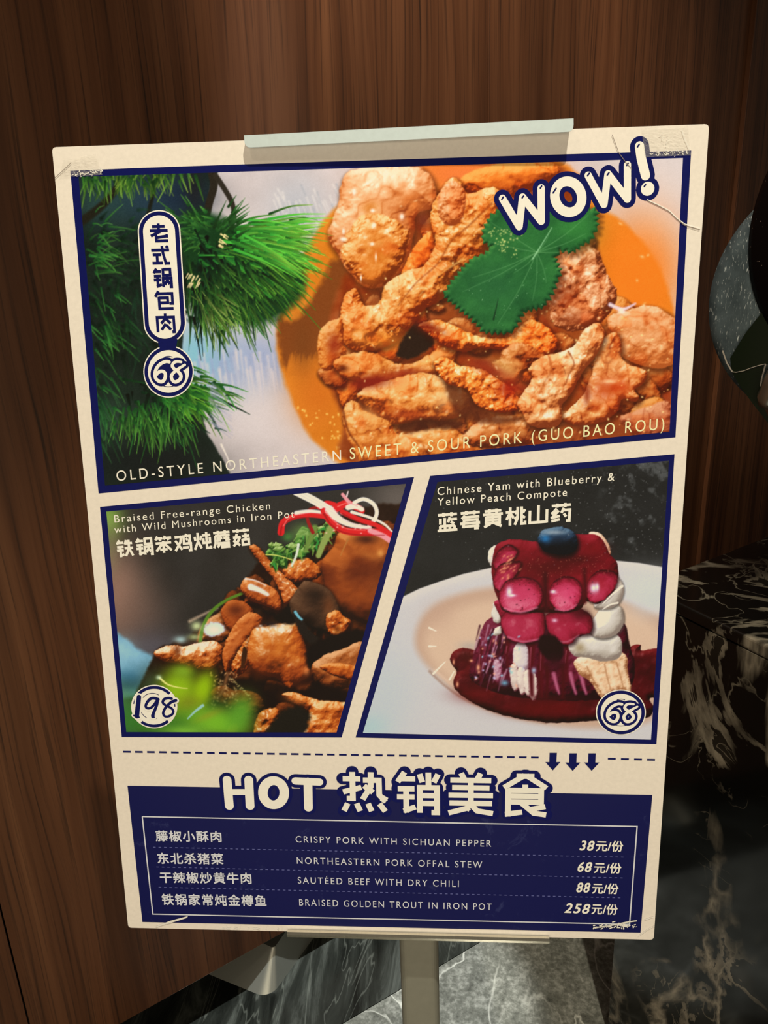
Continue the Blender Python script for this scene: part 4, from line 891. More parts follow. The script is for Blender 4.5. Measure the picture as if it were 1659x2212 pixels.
bm = bmesh.new(); lathe(bm, [(0, 0), (.055, 0), (.055, .006), (.05, .012), (.03, .016), (.013, .03), (.012, .16), (.012, DC.z - ZC + .02), (0, DC.z - ZC + .02)], Matrix.Translation((DN.x * -.030, DN.y * -.030, 0)), 48)
bm_obj('post', bm, M_knob, orn, True)
axis = (BC - DC); bm = bmesh.new()
am = Matrix.Translation(inv @ DC) @ axis.to_track_quat('Z', 'Y').to_matrix().to_4x4()
lathe(bm, [(0, .0), (.012, .0), (.012, axis.length), (0, axis.length)], am, 24)
bm_obj('axle', bm, M_knob, orn, True)

# ---------------------------------------------------------------- brushed metal foot poking out under the wall
tip = on_z(582, 2158, 0); lf = on_z(440, 2100, 0); rt = on_z(690, 2008, 0)
dl = (lf - tip); dr = (rt - tip)
apex = on_z(590, 2040, .062)
foot_m = thing('metal_foot', 'brushed steel wedge foot on the dark marble, poking out under the walnut wall', 'metal foot', Matrix.Translation(tip))
bm = bmesh.new(); nA = 12
dln, drn = dl.normalized(), dr.normalized(); r0 = .034
cc = (dln + drn) * (r0 / max(1e-4, math.sqrt(1 - dln.dot(drn) ** 2)))
bas, top = [], []
a0 = math.atan2(*(cc - cc + Vector((0, 0, 0)))[:2]) if False else None
pl = dln * cc.dot(dln); pr = drn * cc.dot(drn)
v0 = (pl - cc); v1 = (pr - cc); ang0 = math.atan2(v0.y, v0.x); ang1 = math.atan2(v1.y, v1.x)
while ang1 - ang0 > math.pi: ang1 -= 2 * math.pi
while ang1 - ang0 < -math.pi: ang1 += 2 * math.pi
ap = apex - tip
arc = [cc + Vector((math.cos(ang0 + (ang1 - ang0) * k / nA), math.sin(ang0 + (ang1 - ang0) * k / nA), 0)) * r0 for k in range(nA + 1)]
bas = [dl] + arc + [dr]
tp = [ap + dln * dl.length * .9] + [ap + Vector((math.cos(ang0 + (ang1 - ang0) * k / nA), math.sin(ang0 + (ang1 - ang0) * k / nA), 0)) * .007 for k in range(nA + 1)] + [ap + drn * dr.length * .9]
vb = [bm.verts.new(p) for p in bas]; vt = [bm.verts.new(p) for p in tp]
back_b = bm.verts.new(dl + dr); back_t = bm.verts.new(ap + (dl + dr) * .9)
n = len(vb)
for i in range(n - 1): bm.faces.new((vb[i], vb[i + 1], vt[i + 1], vt[i]))
bm.faces.new((vb[-1], back_b, back_t, vt[-1])); bm.faces.new((back_b, vb[0], vt[0], back_t))
bm.faces.new(vt + [back_t]); bm.faces.new(vb[::-1] + [back_b])
o = bm_obj('wedge', bm, mat_brushed('brushed_steel', (.52, .54, .50), .34, (60, 60, 2), .08), foot_m)
for p in o.data.polygons: p.use_smooth = len(p.vertices) == 4
o.data.set_sharp_from_angle(angle=math.radians(40))

# ---------------------------------------------------------------- the menu board: 50 x 70 cm card, leaning back a little
BX = Vector((.99992, 0, -.0130)).normalized(); BYd = Vector((-.0157, -.1049, -.9944)); BYd = (BYd - BX * BYd.dot(BX)).normalized()
BYu = -BYd; BZ = BX.cross(BYu).normalized()
BO = Vector((-.0382, .5620, 1.1659))
BMX = Matrix(((BX.x, BYu.x, BZ.x, BO.x), (BX.y, BYu.y, BZ.y, BO.y), (BX.z, BYu.z, BZ.z, BO.z), (0, 0, 0, 1)))
def P2(x, y, z=0.0):
    """A point of the print (read off the photograph) in the board's own metres."""
    d = ray(x, y); p = CAM + d * ((BO + BZ * z - CAM).dot(BZ) / d.dot(BZ)) - BO
    return Vector((p.dot(BX), p.dot(BYu), z))
def scale_at(x, y): return (P2(x + 1, y) - P2(x, y)).length
def vdir(x, y): return Vector(((947 - x) / (8853 - y), 1.0)).normalized()      # the board's own upright, in the print's pixels

def mat_print(name, rough=.48, spec=.12):
    t = NT(name)
    a = t.n('ShaderNodeVertexColor', layer_name='ink'); t.l(a.outputs[0], t.b.inputs['Base Color'])
    t.b.inputs['Roughness'].default_value = rough; t.b.inputs['Specular IOR Level'].default_value = spec
    return t.m
def mat_ink(name, rgb, vary=.05):
    m = mat_plain(name, ink(rgb), .5, 0, .1, vary, 300); return m
def mat_paper():
    t = NT('print_paper')
    c = ink((223, 208, 183))
    n = t.noise(t.coords(), 260, 6, .7)
    t.l(t.ramp(n, [(.25, tuple(c * .93)), (.75, tuple(np.minimum(c * 1.05, .95)))]), t.b.inputs['Base Color'])
    t.b.inputs['Roughness'].default_value = .5; t.b.inputs['Specular IOR Level'].default_value = .3
    t.bump(t.noise(t.coords(), 900, 3), .06, .0003)
    return t.m
M_paper, M_navy, M_cream = mat_paper(), mat_ink('navy_ink', (9, 15, 74), .10), mat_ink('cream_ink', (234, 219, 194), .02)
def mat_navy_scuffed():
    t = NT('navy_ink_scuffed'); c = ink((7, 12, 66))
    f = t.ramp(t.noise(t.coords(), 26, 9, .75, .5), [(.60, (0, 0, 0)), (.85, (.5, .5, .5))])
    t.l(t.mix(f, tuple(c), tuple(ink((92, 100, 140)))), t.b.inputs['Base Color'])
    t.b.inputs['Roughness'].default_value = .42; t.b.inputs['Specular IOR Level'].default_value = .2
    return t.m
M_navy2 = mat_navy_scuffed()
M_yell, M_pale, M_dim = mat_ink('yellow_ink', (244, 224, 160)), mat_ink('pale_ink', (205, 202, 205)), mat_ink('faint_ink', (92, 94, 140))

board = thing('menu_poster', 'cream and navy restaurant menu poster with three dish photos on a silver stand', 'poster', BMX)
cor = [P2(112, 318), P2(1532, 268), P2(1412, 2030), P2(277, 2004)]
def rounded(pts, r, n=4):
    out = []
    for i, p in enumerate(pts):
        a = (pts[i - 1] - p).normalized(); b = (pts[(i + 1) % len(pts)] - p).normalized()
        for k in range(n + 1):
            t = k / n; out.append(p + a * r * (1 - t) ** 2 + b * r * t ** 2)
    return out
bm = bmesh.new(); prism(bm, [p + Vector((0, 0, 0)) for p in rounded(cor, .0035)], (0, 0, -.005)); bm_obj('card', bm, M_paper, board)

def poly(name, pts, z, m, parent, smooth=False):
    P = spline(pts, 6, True) if smooth else pts
    vs = [P2(x, y) + Vector((0, 0, z)) for x, y in P]
    bm = bmesh.new(); f = bm.faces.new([bm.verts.new(v) for v in vs]); f.normal_update()
    if f.normal.z < 0: f.normal_flip()
    bmesh.ops.triangulate(bm, faces=[f])
    me = bpy.data.meshes.new(name); bm.to_mesh(me); bm.free()
    o = bpy.data.objects.new(name, me); C.objects.link(o); me.materials.append(m); o.parent = parent
    return o

def picture(name, canvas, quad, z, parent, label):
    """The painted picture as ink on a flat printed panel: a fine grid of faces over the panel, one ink colour per vertex."""
    q = np.array(quad, float); res = canvas.res
    nx = int(max(np.linalg.norm(q[1] - q[0]), np.linalg.norm(q[2] - q[3])) * res); ny = int(max(np.linalg.norm(q[3] - q[0]), np.linalg.norm(q[2] - q[1])) * res)
    u, v = np.meshgrid(np.linspace(0, 1, nx + 1), np.linspace(0, 1, ny + 1)); u = u[..., None]; v = v[..., None]
    xy = (q[0] * (1 - u) + q[1] * u) * (1 - v) + (q[3] * (1 - u) + q[2] * u) * v
    gx = np.clip((xy[..., 0] - canvas.x0) * res, 0, canvas.w - 1.001); gy = np.clip((xy[..., 1] - canvas.y0) * res, 0, canvas.h - 1.001)
    ix, iy = gx.astype(int), gy.astype(int); fx, fy = (gx - ix)[..., None], (gy - iy)[..., None]
    a = canvas.a
    col = (a[iy, ix] * (1 - fx) + a[iy, ix + 1] * fx) * (1 - fy) + (a[iy + 1, ix] * (1 - fx) + a[iy + 1, ix + 1] * fx) * fy
    col = ink(np.clip(col - 9 * (1 - col / 255), 0, 255))
    R, U_, Bk = np.array(RIGHT), np.array(UP), np.array(BACK)
    d = R * ((xy[..., 0:1] - CX) / FOC) - U_ * ((xy[..., 1:2] - CY) / FOC) - Bk
    bz = np.array(BZ); k = (np.array(BO - CAM) @ bz) / (d @ bz)
    p = d * k[..., None] + np.array(CAM - BO)
    co = np.stack([p @ np.array(BX), p @ np.array(BYu), np.full(k.shape, z)], -1).reshape(-1, 3)
    nv = co.shape[0]; idx = np.arange(nv).reshape(ny + 1, nx + 1)
    f = np.stack([idx[1:, :-1], idx[1:, 1:], idx[:-1, 1:], idx[:-1, :-1]], -1).reshape(-1)
    me = bpy.data.meshes.new(name); nf = nx * ny
    me.vertices.add(nv); me.vertices.foreach_set('co', co.astype(np.float32).ravel())
    me.loops.add(nf * 4); me.loops.foreach_set('vertex_index', f.astype(np.int32))
    me.polygons.add(nf); me.polygons.foreach_set('loop_start', (np.arange(nf) * 4).astype(np.int32))
    me.update(calc_edges=True)
    ca = me.color_attributes.new('ink', 'FLOAT_COLOR', 'POINT')
    ca.data.foreach_set('color', np.concatenate([col.reshape(-1, 3), np.ones((nv, 1))], 1).astype(np.float32).ravel())
    o = bpy.data.objects.new(name, me); C.objects.link(o); me.materials.append(M_print); o.parent = parent
    o['label'] = label
    return o
M_print = mat_print('printed_photo')

QA = [(170, 382), (1475, 341.5), (1446, 932.5), (227, 1049)]
QB = [(230, 1105), (877, 1045), (727, 1582), (273, 1581)]
QC = [(945, 1041), (1445, 995), (1406, 1597.5), (784, 1583)]
poly('panel_frame', [(152, 369), (300, 363), (480, 356.6), (1000, 340), (1493, 325), (1459, 944.5), (213, 1066)], .00012, M_navy, board)
poly('panel_frame', [(216, 1095), (894.5, 1030.5), (738, 1593), (263, 1592)], .00012, M_navy, board)
poly('panel_frame', [(929, 1028), (1457, 981), (1418, 1607.5), (768, 1593)], .00012, M_navy, board)
picture('dish_photo', paint_pork(), QA, .00024, board, 'photo of battered pork in orange sauce with pine sprigs')
picture('dish_photo', paint_chicken(), QB, .00024, board, 'photo of braised chicken and mushrooms with red radish strips')
picture('dish_photo', paint_yam(), QC, .00024, board, 'photo of white yam cake under dark red blueberry sauce')

# --- lettering drawn as strokes
def flat_union(polys, name, z, m, parent):
    """Overlapping flat outlines (board metres) fused into one flat triangulated shape."""
    V, F = [], []
    for p in polys:
        ar = sum(p[k - 1].x * p[k].y - p[k].x * p[k - 1].y for k in range(len(p)))
        if ar < 0: p = p[::-1]
        k = len(V); V += [Vector((q.x * 1000, q.y * 1000)) for q in p]; F.append(list(range(k, k + len(p))))
    vo, _, fo, _a, _b, src = delaunay_2d_cdt(V, [], F, 1, 1e-4)
    return mesh_obj(name, [Vector((v.x / 1000, v.y / 1000, z)) for v in vo], [tuple(f) for f, s_ in zip(fo, src) if len(s_)], m, parent)

def strokes(name, lines, z, m, parent):
    """lines: (points in print pixels, width in pixels, round ends?)"""
    polys = []
    for pts, wd, rnd in lines:
        P = [P2(x, y) for x, y in pts]; r = wd * scale_at(*pts[0]) / 2; n = len(P)
        for i in range(n - 1):
            a, b = P[i], P[i + 1]; d = b - a
            if d.length < 1e-7: continue
            d.normalize(); s = Vector((-d.y, d.x, 0)) * r
            ea = r if (not rnd and i > 0) else 0; eb = r if (not rnd and i < n - 2) else 0
            if not rnd and i > 0 and (P[i] - P[i - 1]).normalized().dot(d) > .75: ea = r * .3
            if not rnd and i < n - 2 and (P[i + 2] - b).normalized().dot(d) > .75: eb = r * .3
            polys.append([a - d * ea + s, a - d * ea - s, b + d * eb - s, b + d * eb + s])
        if rnd:
            for p in P: polys.append([p + Vector((math.cos(j * math.pi / 10 + .1), math.sin(j * math.pi / 10 + .1), 0)) * r for j in range(20)])
    return flat_union(polys, name, z, m, parent)

CAO = [[(2, 11), (98, 11)], [(30, 0), (30, 22)], [(70, 0), (70, 22)]]
JIN = [[(22, 0), (6, 24)], [(16, 16), (46, 16)], [(6, 40), (44, 40)], [(4, 60), (44, 60)], [(25, 40), (25, 92), (46, 84)]]
GL = {
 '老': [[(16, 16), (84, 16)], [(50, 0), (50, 38)], [(2, 38), (98, 38)], [(62, 40), (6, 66)], [(34, 54), (34, 92), (97, 92)], [(92, 58), (90, 68), (40, 74)]],
 '式': [[(2, 22), (98, 22)], [(82, 0), (92, 12)], [(60, 0), (64, 40), (76, 92), (98, 92)], [(8, 46), (54, 46)], [(31, 46), (31, 90)], [(4, 90), (60, 90)]],
 '锅': JIN + [[(56, 5), (94, 5), (94, 36), (56, 36), (56, 0)], [(54, 98), (54, 52), (97, 52), (97, 97), (86, 97)], [(76, 36), (76, 62), (62, 86)], [(77, 62), (88, 84)]],
 '包': [[(24, 0), (5, 30)], [(20, 14), (95, 14), (95, 66), (78, 66)], [(24, 36), (70, 36), (70, 62), (24, 62)], [(24, 30), (24, 93), (98, 93)]],
 '肉': [[(6, 98), (6, 20), (94, 20), (94, 97), (82, 97)], [(50, 0), (50, 26), (26, 52)], [(50, 26), (76, 52)], [(50, 54), (26, 86)], [(50, 58), (76, 86)]],
 '铁': JIN + [[(62, 2), (54, 28)], [(56, 22), (96, 22)], [(50, 50), (99, 50)], [(76, 2), (76, 52), (54, 96)], [(76, 52), (97, 96)]],
 '笨': [[(18, 0), (4, 20)], [(12, 12), (46, 12)], [(28, 12), (34, 26)], [(62, 0), (52, 20)], [(58, 12), (98, 12)], [(74, 12), (82, 26)], [(4, 40), (96, 40)], [(50, 28), (50, 98)], [(46, 42), (6, 86)], [(54, 42), (96, 86)], [(28, 78), (72, 78)]],
 '鸡': [[(3, 14), (42, 14), (36, 44), (4, 94)], [(6, 34), (44, 90)], [(74, 0), (68, 12)], [(56, 12), (92, 12), (92, 42), (80, 42)], [(56, 6), (56, 56), (96, 56), (96, 97), (82, 97)], [(70, 24), (78, 36)], [(48, 78), (84, 78)]],
 '炖': [[(25, 0), (25, 50), (4, 97)], [(25, 50), (44, 92)], [(6, 22), (10, 46)], [(45, 18), (38, 44)], [(50, 18), (99, 18)], [(57, 34), (57, 62), (95, 62)], [(95, 30), (95, 68)], [(76, 0), (76, 92), (99, 92), (99, 82)]],
 '蘑': CAO + [[(12, 28), (98, 28)], [(13, 28), (13, 72), (3, 98)], [(22, 44), (54, 44)], [(38, 34), (38, 64)], [(38, 46), (22, 62)], [(60, 44), (96, 44)], [(78, 34), (78, 64)], [(78, 46), (96, 62)], [(22, 73), (97, 73)], [(42, 73), (24, 97)], [(44, 84), (90, 84), (90, 97), (44, 97)]],
 '菇': CAO + [[(26, 28), (10, 70), (42, 96)], [(44, 46), (30, 74), (3, 98)], [(2, 48), (48, 48)], [(54, 44), (99, 44)], [(76, 28), (76, 64)], [(58, 64), (94, 64), (94, 94), (58, 94), (58, 60)]],
 '蓝': CAO + [[(14, 30), (14, 62)], [(36, 28), (36, 66)], [(62, 26), (52, 54)], [(58, 38), (98, 38)], [(66, 50), (84, 62)], [(12, 72), (88, 72)], [(14, 72), (14, 94)], [(38, 72), (38, 94)], [(62, 72), (62, 94)], [(86, 72), (86, 94)], [(0, 95), (100, 95)]],
 '莓': CAO + [[(24, 24), (8, 42)], [(16, 34), (96, 34)], [(20, 50), (86, 50), (86, 96), (70, 96)], [(20, 46), (16, 84), (97, 84)], [(0, 67), (100, 67)]],
 '黄': [[(8, 11), (92, 11)], [(32, 0), (32, 28)], [(68, 0), (68, 28)], [(0, 29), (100, 29)], [(16, 44), (84, 44), (84, 76), (16, 76), (16, 40)], [(16, 60), (84, 60)], [(50, 29), (50, 76)], [(38, 80), (6, 96)], [(62, 80), (94, 96)]],
 '桃': [[(0, 26), (42, 26)], [(22, 0), (22, 98)], [(20, 34), (4, 66)], [(24, 34), (40, 58)], [(60, 0), (60, 60), (46, 96)], [(80, 0), (80, 92), (98, 92), (98, 78)], [(46, 20), (54, 38)], [(44, 66), (58, 54)], [(97, 16), (86, 34)], [(82, 50), (98, 62)]],
 '山': [[(50, 0), (50, 92)], [(7, 26), (7, 92), (93, 92)], [(93, 26), (93, 98)]],
 '药': CAO + [[(28, 26), (8, 50), (36, 46)], [(38, 38), (6, 74), (44, 68)], [(2, 93), (44, 86)], [(64, 26), (52, 52)], [(60, 38), (94, 38), (92, 96), (76, 96)], [(64, 56), (76, 74)]],
 '热': [[(2, 17), (42, 17)], [(24, 0), (24, 66), (10, 66)], [(2, 50), (44, 38)], [(48, 20), (84, 20), (84, 56), (94, 68), (99, 60)], [(66, 0), (65, 36), (46, 68)], [(50, 34), (70, 50)], [(12, 78), (3, 97)], [(32, 78), (40, 97)], [(58, 78), (66, 97)], [(84, 78), (97, 97)]],
 '销': JIN + [[(76, 0), (76, 34)], [(56, 4), (62, 24)], [(98, 4), (88, 24)], [(56, 98), (56, 37), (95, 37), (95, 97), (82, 97)], [(56, 56), (95, 56)], [(56, 75), (95, 75)]],
 '美': [[(28, 0), (36, 16)], [(72, 0), (64, 16)], [(4, 17), (96, 17)], [(8, 35), (92, 35)], [(0, 53), (100, 53)], [(50, 17), (50, 66)], [(2, 72), (98, 72)], [(50, 66), (42, 84), (0, 96)], [(52, 76), (64, 90), (100, 96)]],
 '食': [[(48, 2), (2, 32)], [(52, 2), (98, 32)], [(30, 4), (70, 4)], [(12, 38), (86, 38), (86, 66), (12, 66)], [(50, 24), (50, 38)], [(12, 52), (86, 52)], [(12, 34), (12, 95), (44, 90)], [(96, 76), (60, 84)], [(42, 68), (70, 92), (98, 96)]],
}
def glyph_lines(text, p0, p1, h, wd, gap, rnd=False, down=None):
    """A row of characters between left end p0 and right end p1 (top edge), h tall; characters stand along the board's upright."""
    out = []; n = len(text); a, b = Vector(p0), Vector(p1); e = (b - a) / n; cw = e * (1 - gap)
    a = a + e * gap / 2
    for i, ch in enumerate(text):
        o = a + e * i; dn = (down or vdir(*o)) * h
        for pl in GL[ch]: out.append(([tuple(o + cw * (x / 100) + dn * (y / 100)) for x, y in pl], wd, rnd))
    return out

def text_mesh(name, s, p0, p1, h, z, m, parent, off=0.0, sp=1.0, ybox=None, shear=0.0, bold=0.0):
    """Type set between p0 and p1 (baseline); h = cap height, or the full glyph height when ybox."""
    cu = bpy.data.curves.new(name, 'FONT'); cu.body = s; cu.space_character = sp; cu.offset = off; cu.resolution_u = 6; cu.shear = shear
    to = bpy.data.objects.new(name, cu); C.objects.link(to)
    dg = bpy.context.evaluated_depsgraph_get(); me = bpy.data.meshes.new_from_object(to.evaluated_get(dg), depsgraph=dg)
    bpy.data.objects.remove(to); bpy.data.curves.remove(cu)
    co = np.array([v.co[:] for v in me.vertices]); x0, x1 = co[:, 0].min(), co[:, 0].max(); y0, y1 = (co[:, 1].min(), co[:, 1].max()) if ybox else (0.0, .727)
    a, b = Vector(p0), Vector(p1); V, F = [], []
    fs = [tuple(p.vertices) for p in me.polygons]
    for q_, (dx, dy) in enumerate([(0, 0)] if not bold else [(-bold, -bold), (bold, -bold), (bold, bold), (-bold, bold)]):   # a bolder cut: the outline laid down again, shifted a hair
        k = len(V)
        for c_ in co:
            q = a + (b - a) * ((c_[0] - x0) / (x1 - x0)); q = q - vdir(*q) * h * ((c_[1] - y0) / (y1 - y0))
            V.append(P2(q.x + dx, q.y + dy) + Vector((0, 0, z + q_ * .000012)))
        F += [tuple(i_ + k for i_ in f) for f in fs]
    bpy.data.meshes.remove(me)
    return mesh_obj(name, V, F, m, parent)

Z1, Z2, Z3, Z4 = .00036, .00046, .00056, .00068
text_mesh('caption', 'OLD-STYLE NORTHEASTERN', (253, 1039), (737, 994), 23.5, Z1, M_cream, board, 0, 1.4)
text_mesh('caption', 'SWEET & SOUR PORK (GUO BAO ROU)', (756, 992), (1434, 927), 26, Z1, M_yell, board, 0, 1.36)
text_mesh('caption', 'Braised Free-range Chicken', (248, 1128.7), (584, 1100), 16.6, Z1, M_cream, board, 0, 1.25)
text_mesh('caption', 'with Wild Mushrooms in Iron Pot', (248, 1151.5), (636, 1117.5), 16.4, Z1, M_cream, board, 0, 1.25)
text_mesh('caption', 'Chinese Yam with Blueberry &', (945, 1069.7), (1327, 1038), 18.2, Z1, M_cream, board, 0.003, 1.25)
text_mesh('caption', 'Yellow Peach Compote', (945, 1092.5), (1224.5, 1071), 17.6, Z1, M_cream, board, 0.003, 1.25)
strokes('dish_name', glyph_lines('铁锅笨鸡炖蘑菇', (247, 1168), (541, 1140), 37, 5.3, .13), Z1, M_cream, board)
strokes('dish_name', glyph_lines('蓝莓黄桃山药', (942, 1109), (1237, 1085), 40, 5.9, .13), Z1, M_cream, board)

# --- capsule with the dish name and round price badges
def circ(cx, cy, rx, ry=None, n=64, a0=0, a1=360):
    ry = ry or rx
    return [(cx + rx * math.cos(math.radians(a0 + (a1 - a0) * k / n)), cy + ry * math.sin(math.radians(a0 + (a1 - a0) * k / n))) for k in range(n + (a1 - a0 < 360))]
def capsule(r):
    (xa, ya), (xb, yb) = (344, 500), (356.5, 697); an = math.degrees(math.atan2(yb - ya, xb - xa)) - 90
    return circ(xa, ya, r, n=32, a0=180 + an, a1=360 + an) + circ(xb, yb, r, n=32, a0=an, a1=180 + an)
tagc = bpy.data.objects.new('name_capsule', None); C.objects.link(tagc); tagc.parent = board
poly('capsule_edge', capsule(46), Z1, M_cream, tagc); poly('capsule_ring', capsule(43.3), Z2, M_navy, tagc); poly('capsule_face', capsule(34.5), Z3, M_cream, tagc)
for i, ch in enumerate('老式锅包肉'):
    x, y = 322 + i * 3.7, 483.5 + i * 48.6
    strokes('dish_character', glyph_lines(ch, (x, y), (x + 40.5, y - 1), 41, 6.0, 0), Z4, M_navy, tagc)

def brush(pts, w0, w1, n=8):
    """A brush digit: a smooth path of short round strokes with a changing width."""
    S = spline(pts, n, False); k = len(S) - 1
    return [([tuple(S[i]), tuple(S[i + 1])], w0 + (w1 - w0) * abs(2 * i / k - 1) ** 2, True) for i in range(k)]
SIX = [(853, 512), (790, 505), (700, 540), (635, 600), (600, 680), (612, 760), (680, 812), (745, 805), (782, 740), (775, 680), (735, 655), (680, 660), (630, 700)]
EIGHT = [(1128, 555), (1060, 590), (1000, 625), (935, 670), (890, 730), (915, 800), (970, 818), (1040, 780), (1058, 720), (1010, 660), (945, 620), (905, 575), (930, 525), (990, 505), (1062, 512)]
def price68(cx, cy, rx, ry, deg=0):
    g = bpy.data.objects.new('price_badge', None); C.objects.link(g); g.parent = board
    poly('badge_edge', circ(cx, cy, rx, ry), Z1, M_cream, g); poly('badge_ring', circ(cx, cy, rx * .955, ry * .955), Z2, M_navy, g); poly('badge_face', circ(cx, cy, rx * .815, ry * .815), Z3, M_cream, g)
    def at(pts): return [(cx + (x - 838) / 447 * rx, cy + (y - 658) / 403 * ry) for x, y in pts]
    k = rx / 54.0
    strokes('digit_outline', brush(at(SIX), 19 * k, 18 * k) + brush(at(EIGHT), 19 * k, 16 * k), Z3 + .00005, M_navy, g)
    for q in (circ(838, 700, 250, 192, 20, 60, 120), circ(838, 640, 200, 218, 20, 250, 290)): strokes('badge_arc', [(at(q), 1.4, True)], Z4, M_navy, g)
    strokes('digit', brush(at(SIX), 7.2 * k, 6.4 * k) + brush(at(EIGHT), 7.2 * k, 5 * k), Z4, M_cream, g)
price68(364.5, 802.5, 54.5, 56.5); price68(1341, 1538.5, 54, 49.5)
poly('capsule_link', [(340, 733), (384, 732), (380, 754), (346, 755)], Z2 - .00003, M_navy, tagc)
g = bpy.data.objects.new('price_badge', None); C.objects.link(g); g.parent = board
cx, cy = 333.5, 1526
D1 = [[(505, 370), (492, 480), (478, 600), (468, 720)]]
D9 = [(845, 415), (790, 395), (720, 400), (660, 455), (625, 530), (650, 572), (715, 565), (775, 510), (835, 430), (828, 500), (795, 590), (765, 660), (752, 725)]
D8 = [(1165, 435), (1090, 460), (1030, 510), (970, 580), (938, 660), (965, 715), (1030, 720), (1100, 680), (1118, 620), (1070, 565), (980, 520), (930, 470), (960, 410), (1030, 392), (1085, 400)]
def a8(pts): return [(240 + x / 8.295, 1460 + y / 8.295) for x, y in pts]
poly('badge_edge', circ(cx, cy, 50, 47), Z1, M_cream, g)
dig = brush(a8(D1[0]), 10, 9.5) + brush(a8([(415, 705), (505, 735)]), 4, 4) + brush(a8(D9), 5.6, 7.4) + brush(a8([(735, 700), (775, 735)]), 4, 4) + brush(a8(D8), 5.4, 6.6)
for a0, a1 in ((222, 318), (48, 128), (188, 205), (-14, 0)):
    strokes('badge_ring', [(circ(cx, cy, 44.5, 41.5, 30, a0, a1), 6.4 if a1 - a0 > 40 else 2.6, False)], Z2, M_navy, g)
for a0, a1 in ((222, 300), (118, 172), (68, 88)):
    strokes('badge_arc', [(circ(cx - 4, cy - 1, 27, 28, 20, a0, a1), 1.4, True)], Z2, M_navy, g)
strokes('digit_outline', [(p, w_ + 7, r_) for p, w_, r_ in dig], Z3, M_cream, g); strokes('digit', dig, Z4, M_navy, g)

# --- WOW!
def c6(pts): return [(900 + x / 2.765, 280 + y / 2.765) for x, y in pts]
wl = [(c6([(512, 412), (612, 580), (632, 404), (744, 548), (743, 350)]), 15.5, True), (c6([(1023, 274), (1118, 448), (1142, 266), (1258, 416), (1258, 212)]), 15.5, True),
      (c6([(1330, 100), (1340, 170), (1366, 275)]), 20, True)]
oc = [tuple(v) for v in np.array(c6([(905 + 80 * math.cos(t_) + 14 * math.sin(t_), 402 + 92 * math.sin(t_) - 8 * math.cos(t_)) for t_ in np.linspace(0, 2 * math.pi, 41)]))]
wl.append((oc, 20, True)); dot = c6(circ(1378, 354, 40))
gw = bpy.data.objects.new('wow_lettering', None); C.objects.link(gw); gw.parent = board
strokes('letter_outline', [(p, w_ + 21, r_) for p, w_, r_ in wl] + [(c6([(1378, 354), (1379, 354)]), 29 + 21, True)], Z1, M_navy, gw)
strokes('letter', wl + [(c6([(1378, 354), (1379, 354)]), 29, True)], Z2, M_cream, gw)
for p in ([(508, 418), (517, 404)], [(630, 408), (638, 398)], [(738, 350), (746, 338)], [(815, 378), (832, 352)], [(1020, 276), (1030, 262)], [(1138, 272), (1148, 258)], [(1254, 214), (1262, 202)], [(1318, 104), (1328, 90)], [(1358, 340), (1366, 330)]): strokes('letter_highlight', [(c6(p), 3.4, True)], Z3, M_navy, gw)

# --- lower block: dashes, arrows, heading, price list
for k in range(35):
    t_ = k / 34; x = 266 + t_ * 881; y = 1623.5 + t_ * 12.2
    strokes('dash', [([(x, y), (x + 16.5, y + .25)], 4.2, False)], .0002, M_navy, board)
for k in range(4): strokes('dash', [([(1313 + k * 28.3, 1638.6 + k * .7), (1330 + k * 28.3, 1639 + k * .7)], 4.2, False)], .0002, M_navy, board)
for x, y in ((1195, 1626), (1238, 1627), (1279, 1627)):
    poly('arrow', [(x - 8, y), (x + 8, y), (x + 7, y + 20), (x + 15.5, y + 20), (x - 1, y + 38), (x - 17, y + 20), (x - 8.5, y + 20)], .0002, M_navy, board)
poly('list_panel', [(275.5, 1697), (1409, 1717), (1383.5, 2014.5), (307.6, 1991.5)], .00016, M_navy2, board)
def c1(pts): return [(240 + x / 2.676, 1590 + y / 2.676) for x, y in pts]
hot = [(c1([(671, 252), (684, 402)]), 19, True), (c1([(796, 252), (804, 402)]), 19, True), (c1([(680, 322), (800, 322)]), 14, True), (c1([(1066, 258), (1204, 264)]), 17, True), (c1([(1138, 262), (1141, 412)]), 19, True),
       (c1([(940 + 62 * math.cos(t_), 326 + 70 * math.sin(t_)) for t_ in np.linspace(0, 2 * math.pi, 41)]), 20.5, True)]
big = []
for ch, xa, ya, xb, h_ in (('热', 738, 1666.5, 833, 87), ('销', 853, 1667, 948, 89), ('美', 969, 1669, 1065, 90), ('食', 1087, 1672, 1183, 90)):
    big += glyph_lines(ch, (xa, ya), (xb, ya + 1.5), h_, 12.4, 0)
gh = bpy.data.objects.new('heading', None); C.objects.link(gh); gh.parent = board
strokes('letter_outline', [(p, w_ + 15, True) for p, w_, r_ in hot + big], Z1, M_navy, gh); strokes('letter', hot, Z2, M_cream, gh); strokes('character', big, Z2, M_cream, gh)
strokes('list_border', [([(307.6, 1763.5), (1376, 1785), (1359.6, 1996), (330.4, 1974), (307.6, 1763.5)], 2.6, False)], Z1, M_pale, board)
for (xa, ya), (xb, yb) in (((331, 1829.5), (1353, 1851)), ((338, 1872), (1351, 1896)), ((343, 1916), (1346, 1939))):
    L_ = []
    for k in range(86):
        t_ = k / 86; x, y = xa + (xb - xa) * t_, ya + (yb - ya) * t_
        L_.append(([(x, y), (x + 5.5, y + .12)], 1.8, False))
    strokes('dotted_line', L_, Z1, M_dim, board)
